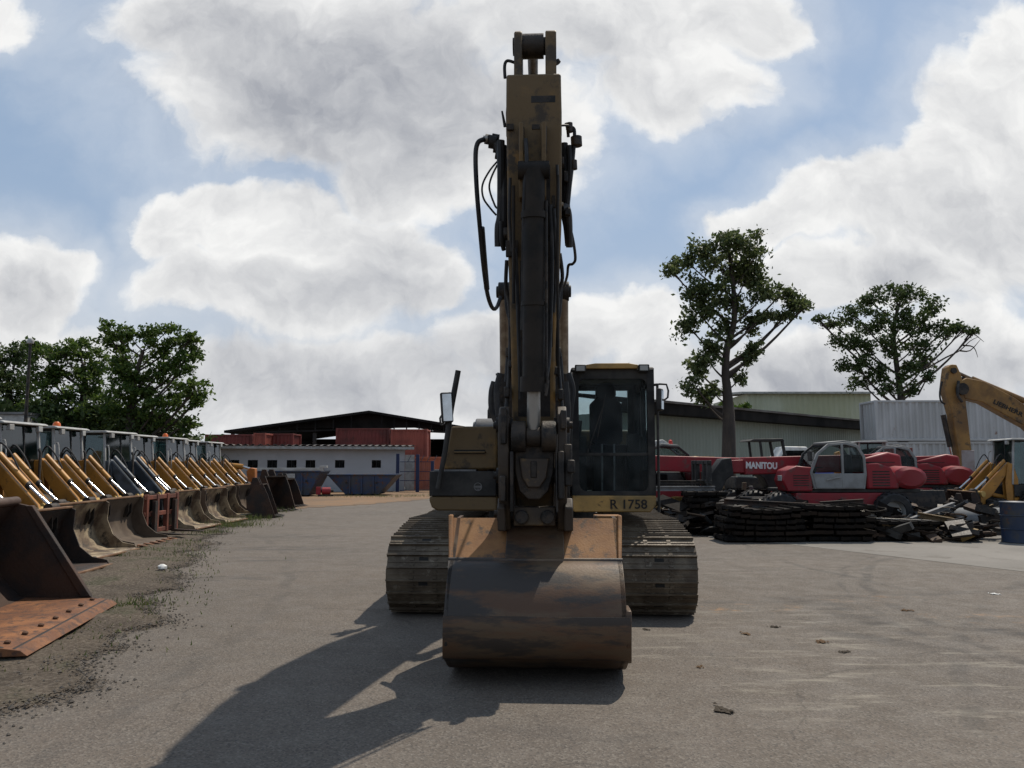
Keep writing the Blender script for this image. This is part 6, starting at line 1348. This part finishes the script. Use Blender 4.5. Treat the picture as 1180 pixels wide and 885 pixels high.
for lab, px, py, r_ in (('old black tyre lying on scrap left of the dozer blade', 1030, 602, .42), ('second old tyre lying near the leftmost chain stacks', 832, 590, .45)):
    p = G(px, py); t = thing('old_tyre', lab, 'tyre', (p.x, p.y, .35)); m = MB(); m.lathe((0,0,0),'z',[(r_*.55,-.12),(r_*.9,-.13),(r_,-.06),(r_,.06),(r_*.9,.13),(r_*.55,.12)],RUBBER,26); m.build('tyre', t)
def scrap_mass():
    mb = MB(); ms = [OILY]*8+[OILB]*4+[DSTEEL]*4+[BLACKP]*2+[mat('brown scrap', (.07,.045,.03), .8, .1)]*3+[mat('dull grey scrap', (.05,.05,.05), .7), mat('yellow scrap', (.20,.12,.03), .6)]
    for _ in range(620):
        px = random.uniform(758, 1165); D = random.uniform(19.2, 22.5) if px < 1000 else random.uniform(17.8, 23)
        p = at(px, 560, D); h = (.75 if px < 930 else .6)*random.random()**1.3*(1 if D > 18.6 else .5)
        a, b_, c_ = random.uniform(.05,.5), random.uniform(.04,.2), random.uniform(.02,.09)
        M = Matrix.Translation((p.x, D, h+.05)) @ Matrix.Rotation(random.uniform(0,6.28),4,'Z') @ Matrix.Rotation(random.gauss(0,.3),4,'X') @ Matrix.Rotation(random.gauss(0,.25),4,'Y')
        mt = random.choice(ms); k = random.random()
        if k < .55: mb.box(-a,a,-b_,b_,-c_,c_,mt,M)
        elif k < .8: mb.tube([M @ Vector((-a*1.4,0,0)), M @ Vector((a*1.4,0,0))], random.uniform(.015,.05), mt, 6)
        else: mb.tube([M @ Vector((.22*math.cos(q), .22*math.sin(q), random.uniform(-.01,.01))) for q in np.linspace(0, 5.6, 12)], random.uniform(.012,.03), mt, 5)
    o = mb.build('scrap', smooth=False, fix=False); tag(o, 'heaped dark scrap metal between the stacks and machines on the right', 'scrap', kind='stuff')
scrap_mass()

# ------------------------------------------------------------------ small litter on the ground
p = G(187, 659); t = thing('plastic_litter', 'white crumpled plastic scrap on the dirt verge', 'litter', (p.x, p.y, .03)); m = MB()
rg = [[Vector((math.cos(a)*r_*random.uniform(.7,1.2), math.sin(a)*r_*.7*random.uniform(.7,1.2), z)) for a in np.linspace(0, 6.28, 9)[:-1]] for r_, z in ((.03,.0),(.09,.02),(.085,.06),(.03,.09))]; m.loft(rg, WHITE); m.build('scrap_bag', t)
GLt = 'leaf and dirt clods on the tar'
for i, (px, py, s_, lab) in enumerate(((832,820,.10,'brown leaf clump on the tar right of the big bucket'),(949,741,.09,'small rusty clod on tar, right of the track'),(893,723,.07,'thin dark twig scrap behind the rusty clod'),(860,731,.07,'thin dark scrap on the tar nearest the right track'),(745,726,.05,'tiny ochre crumb by the right track'),(806,769,.05,'tiny brown crumb right of the big bucket'),(976,752,.06,'flat brown leaf beyond the rusty clod'),(1045,704,.07,'dark clod on the far right tar'),(1146,685,.08,'white paper scrap on the right tar'))):
    p = G(px, py); t = thing('ground_clod', lab, 'clod', (p.x, p.y, 0), random.uniform(0,3), GLt); m = MB(); mt = WHITE if 'white' in lab else mat('dry leaf' if i % 2 else 'dark clod', (.13,.075,.035) if i % 2 else (.06,.045,.03), .9)
    for _ in range(22):
        q = Vector((random.gauss(0,s_*.42), random.gauss(0,s_*.28), .003+random.random()*s_*.12)); a = random.uniform(.15,.38)*s_; e = random.uniform(0,6)
        u = Vector((math.cos(e),math.sin(e),random.uniform(-.3,.3)))*a; v = Vector((-math.sin(e),math.cos(e),random.uniform(-.3,.3)))*a*.7
        m.add([q-u, q-v, q+u, q+v, q+Vector((0,0,a*.4)), q-Vector((0,0,a*.2))], [(0,1,4),(1,2,4),(2,3,4),(3,0,4),(1,0,5),(2,1,5),(3,2,5),(0,3,5)], mt)
    m.build('clod', t, 0, False, 38, False)
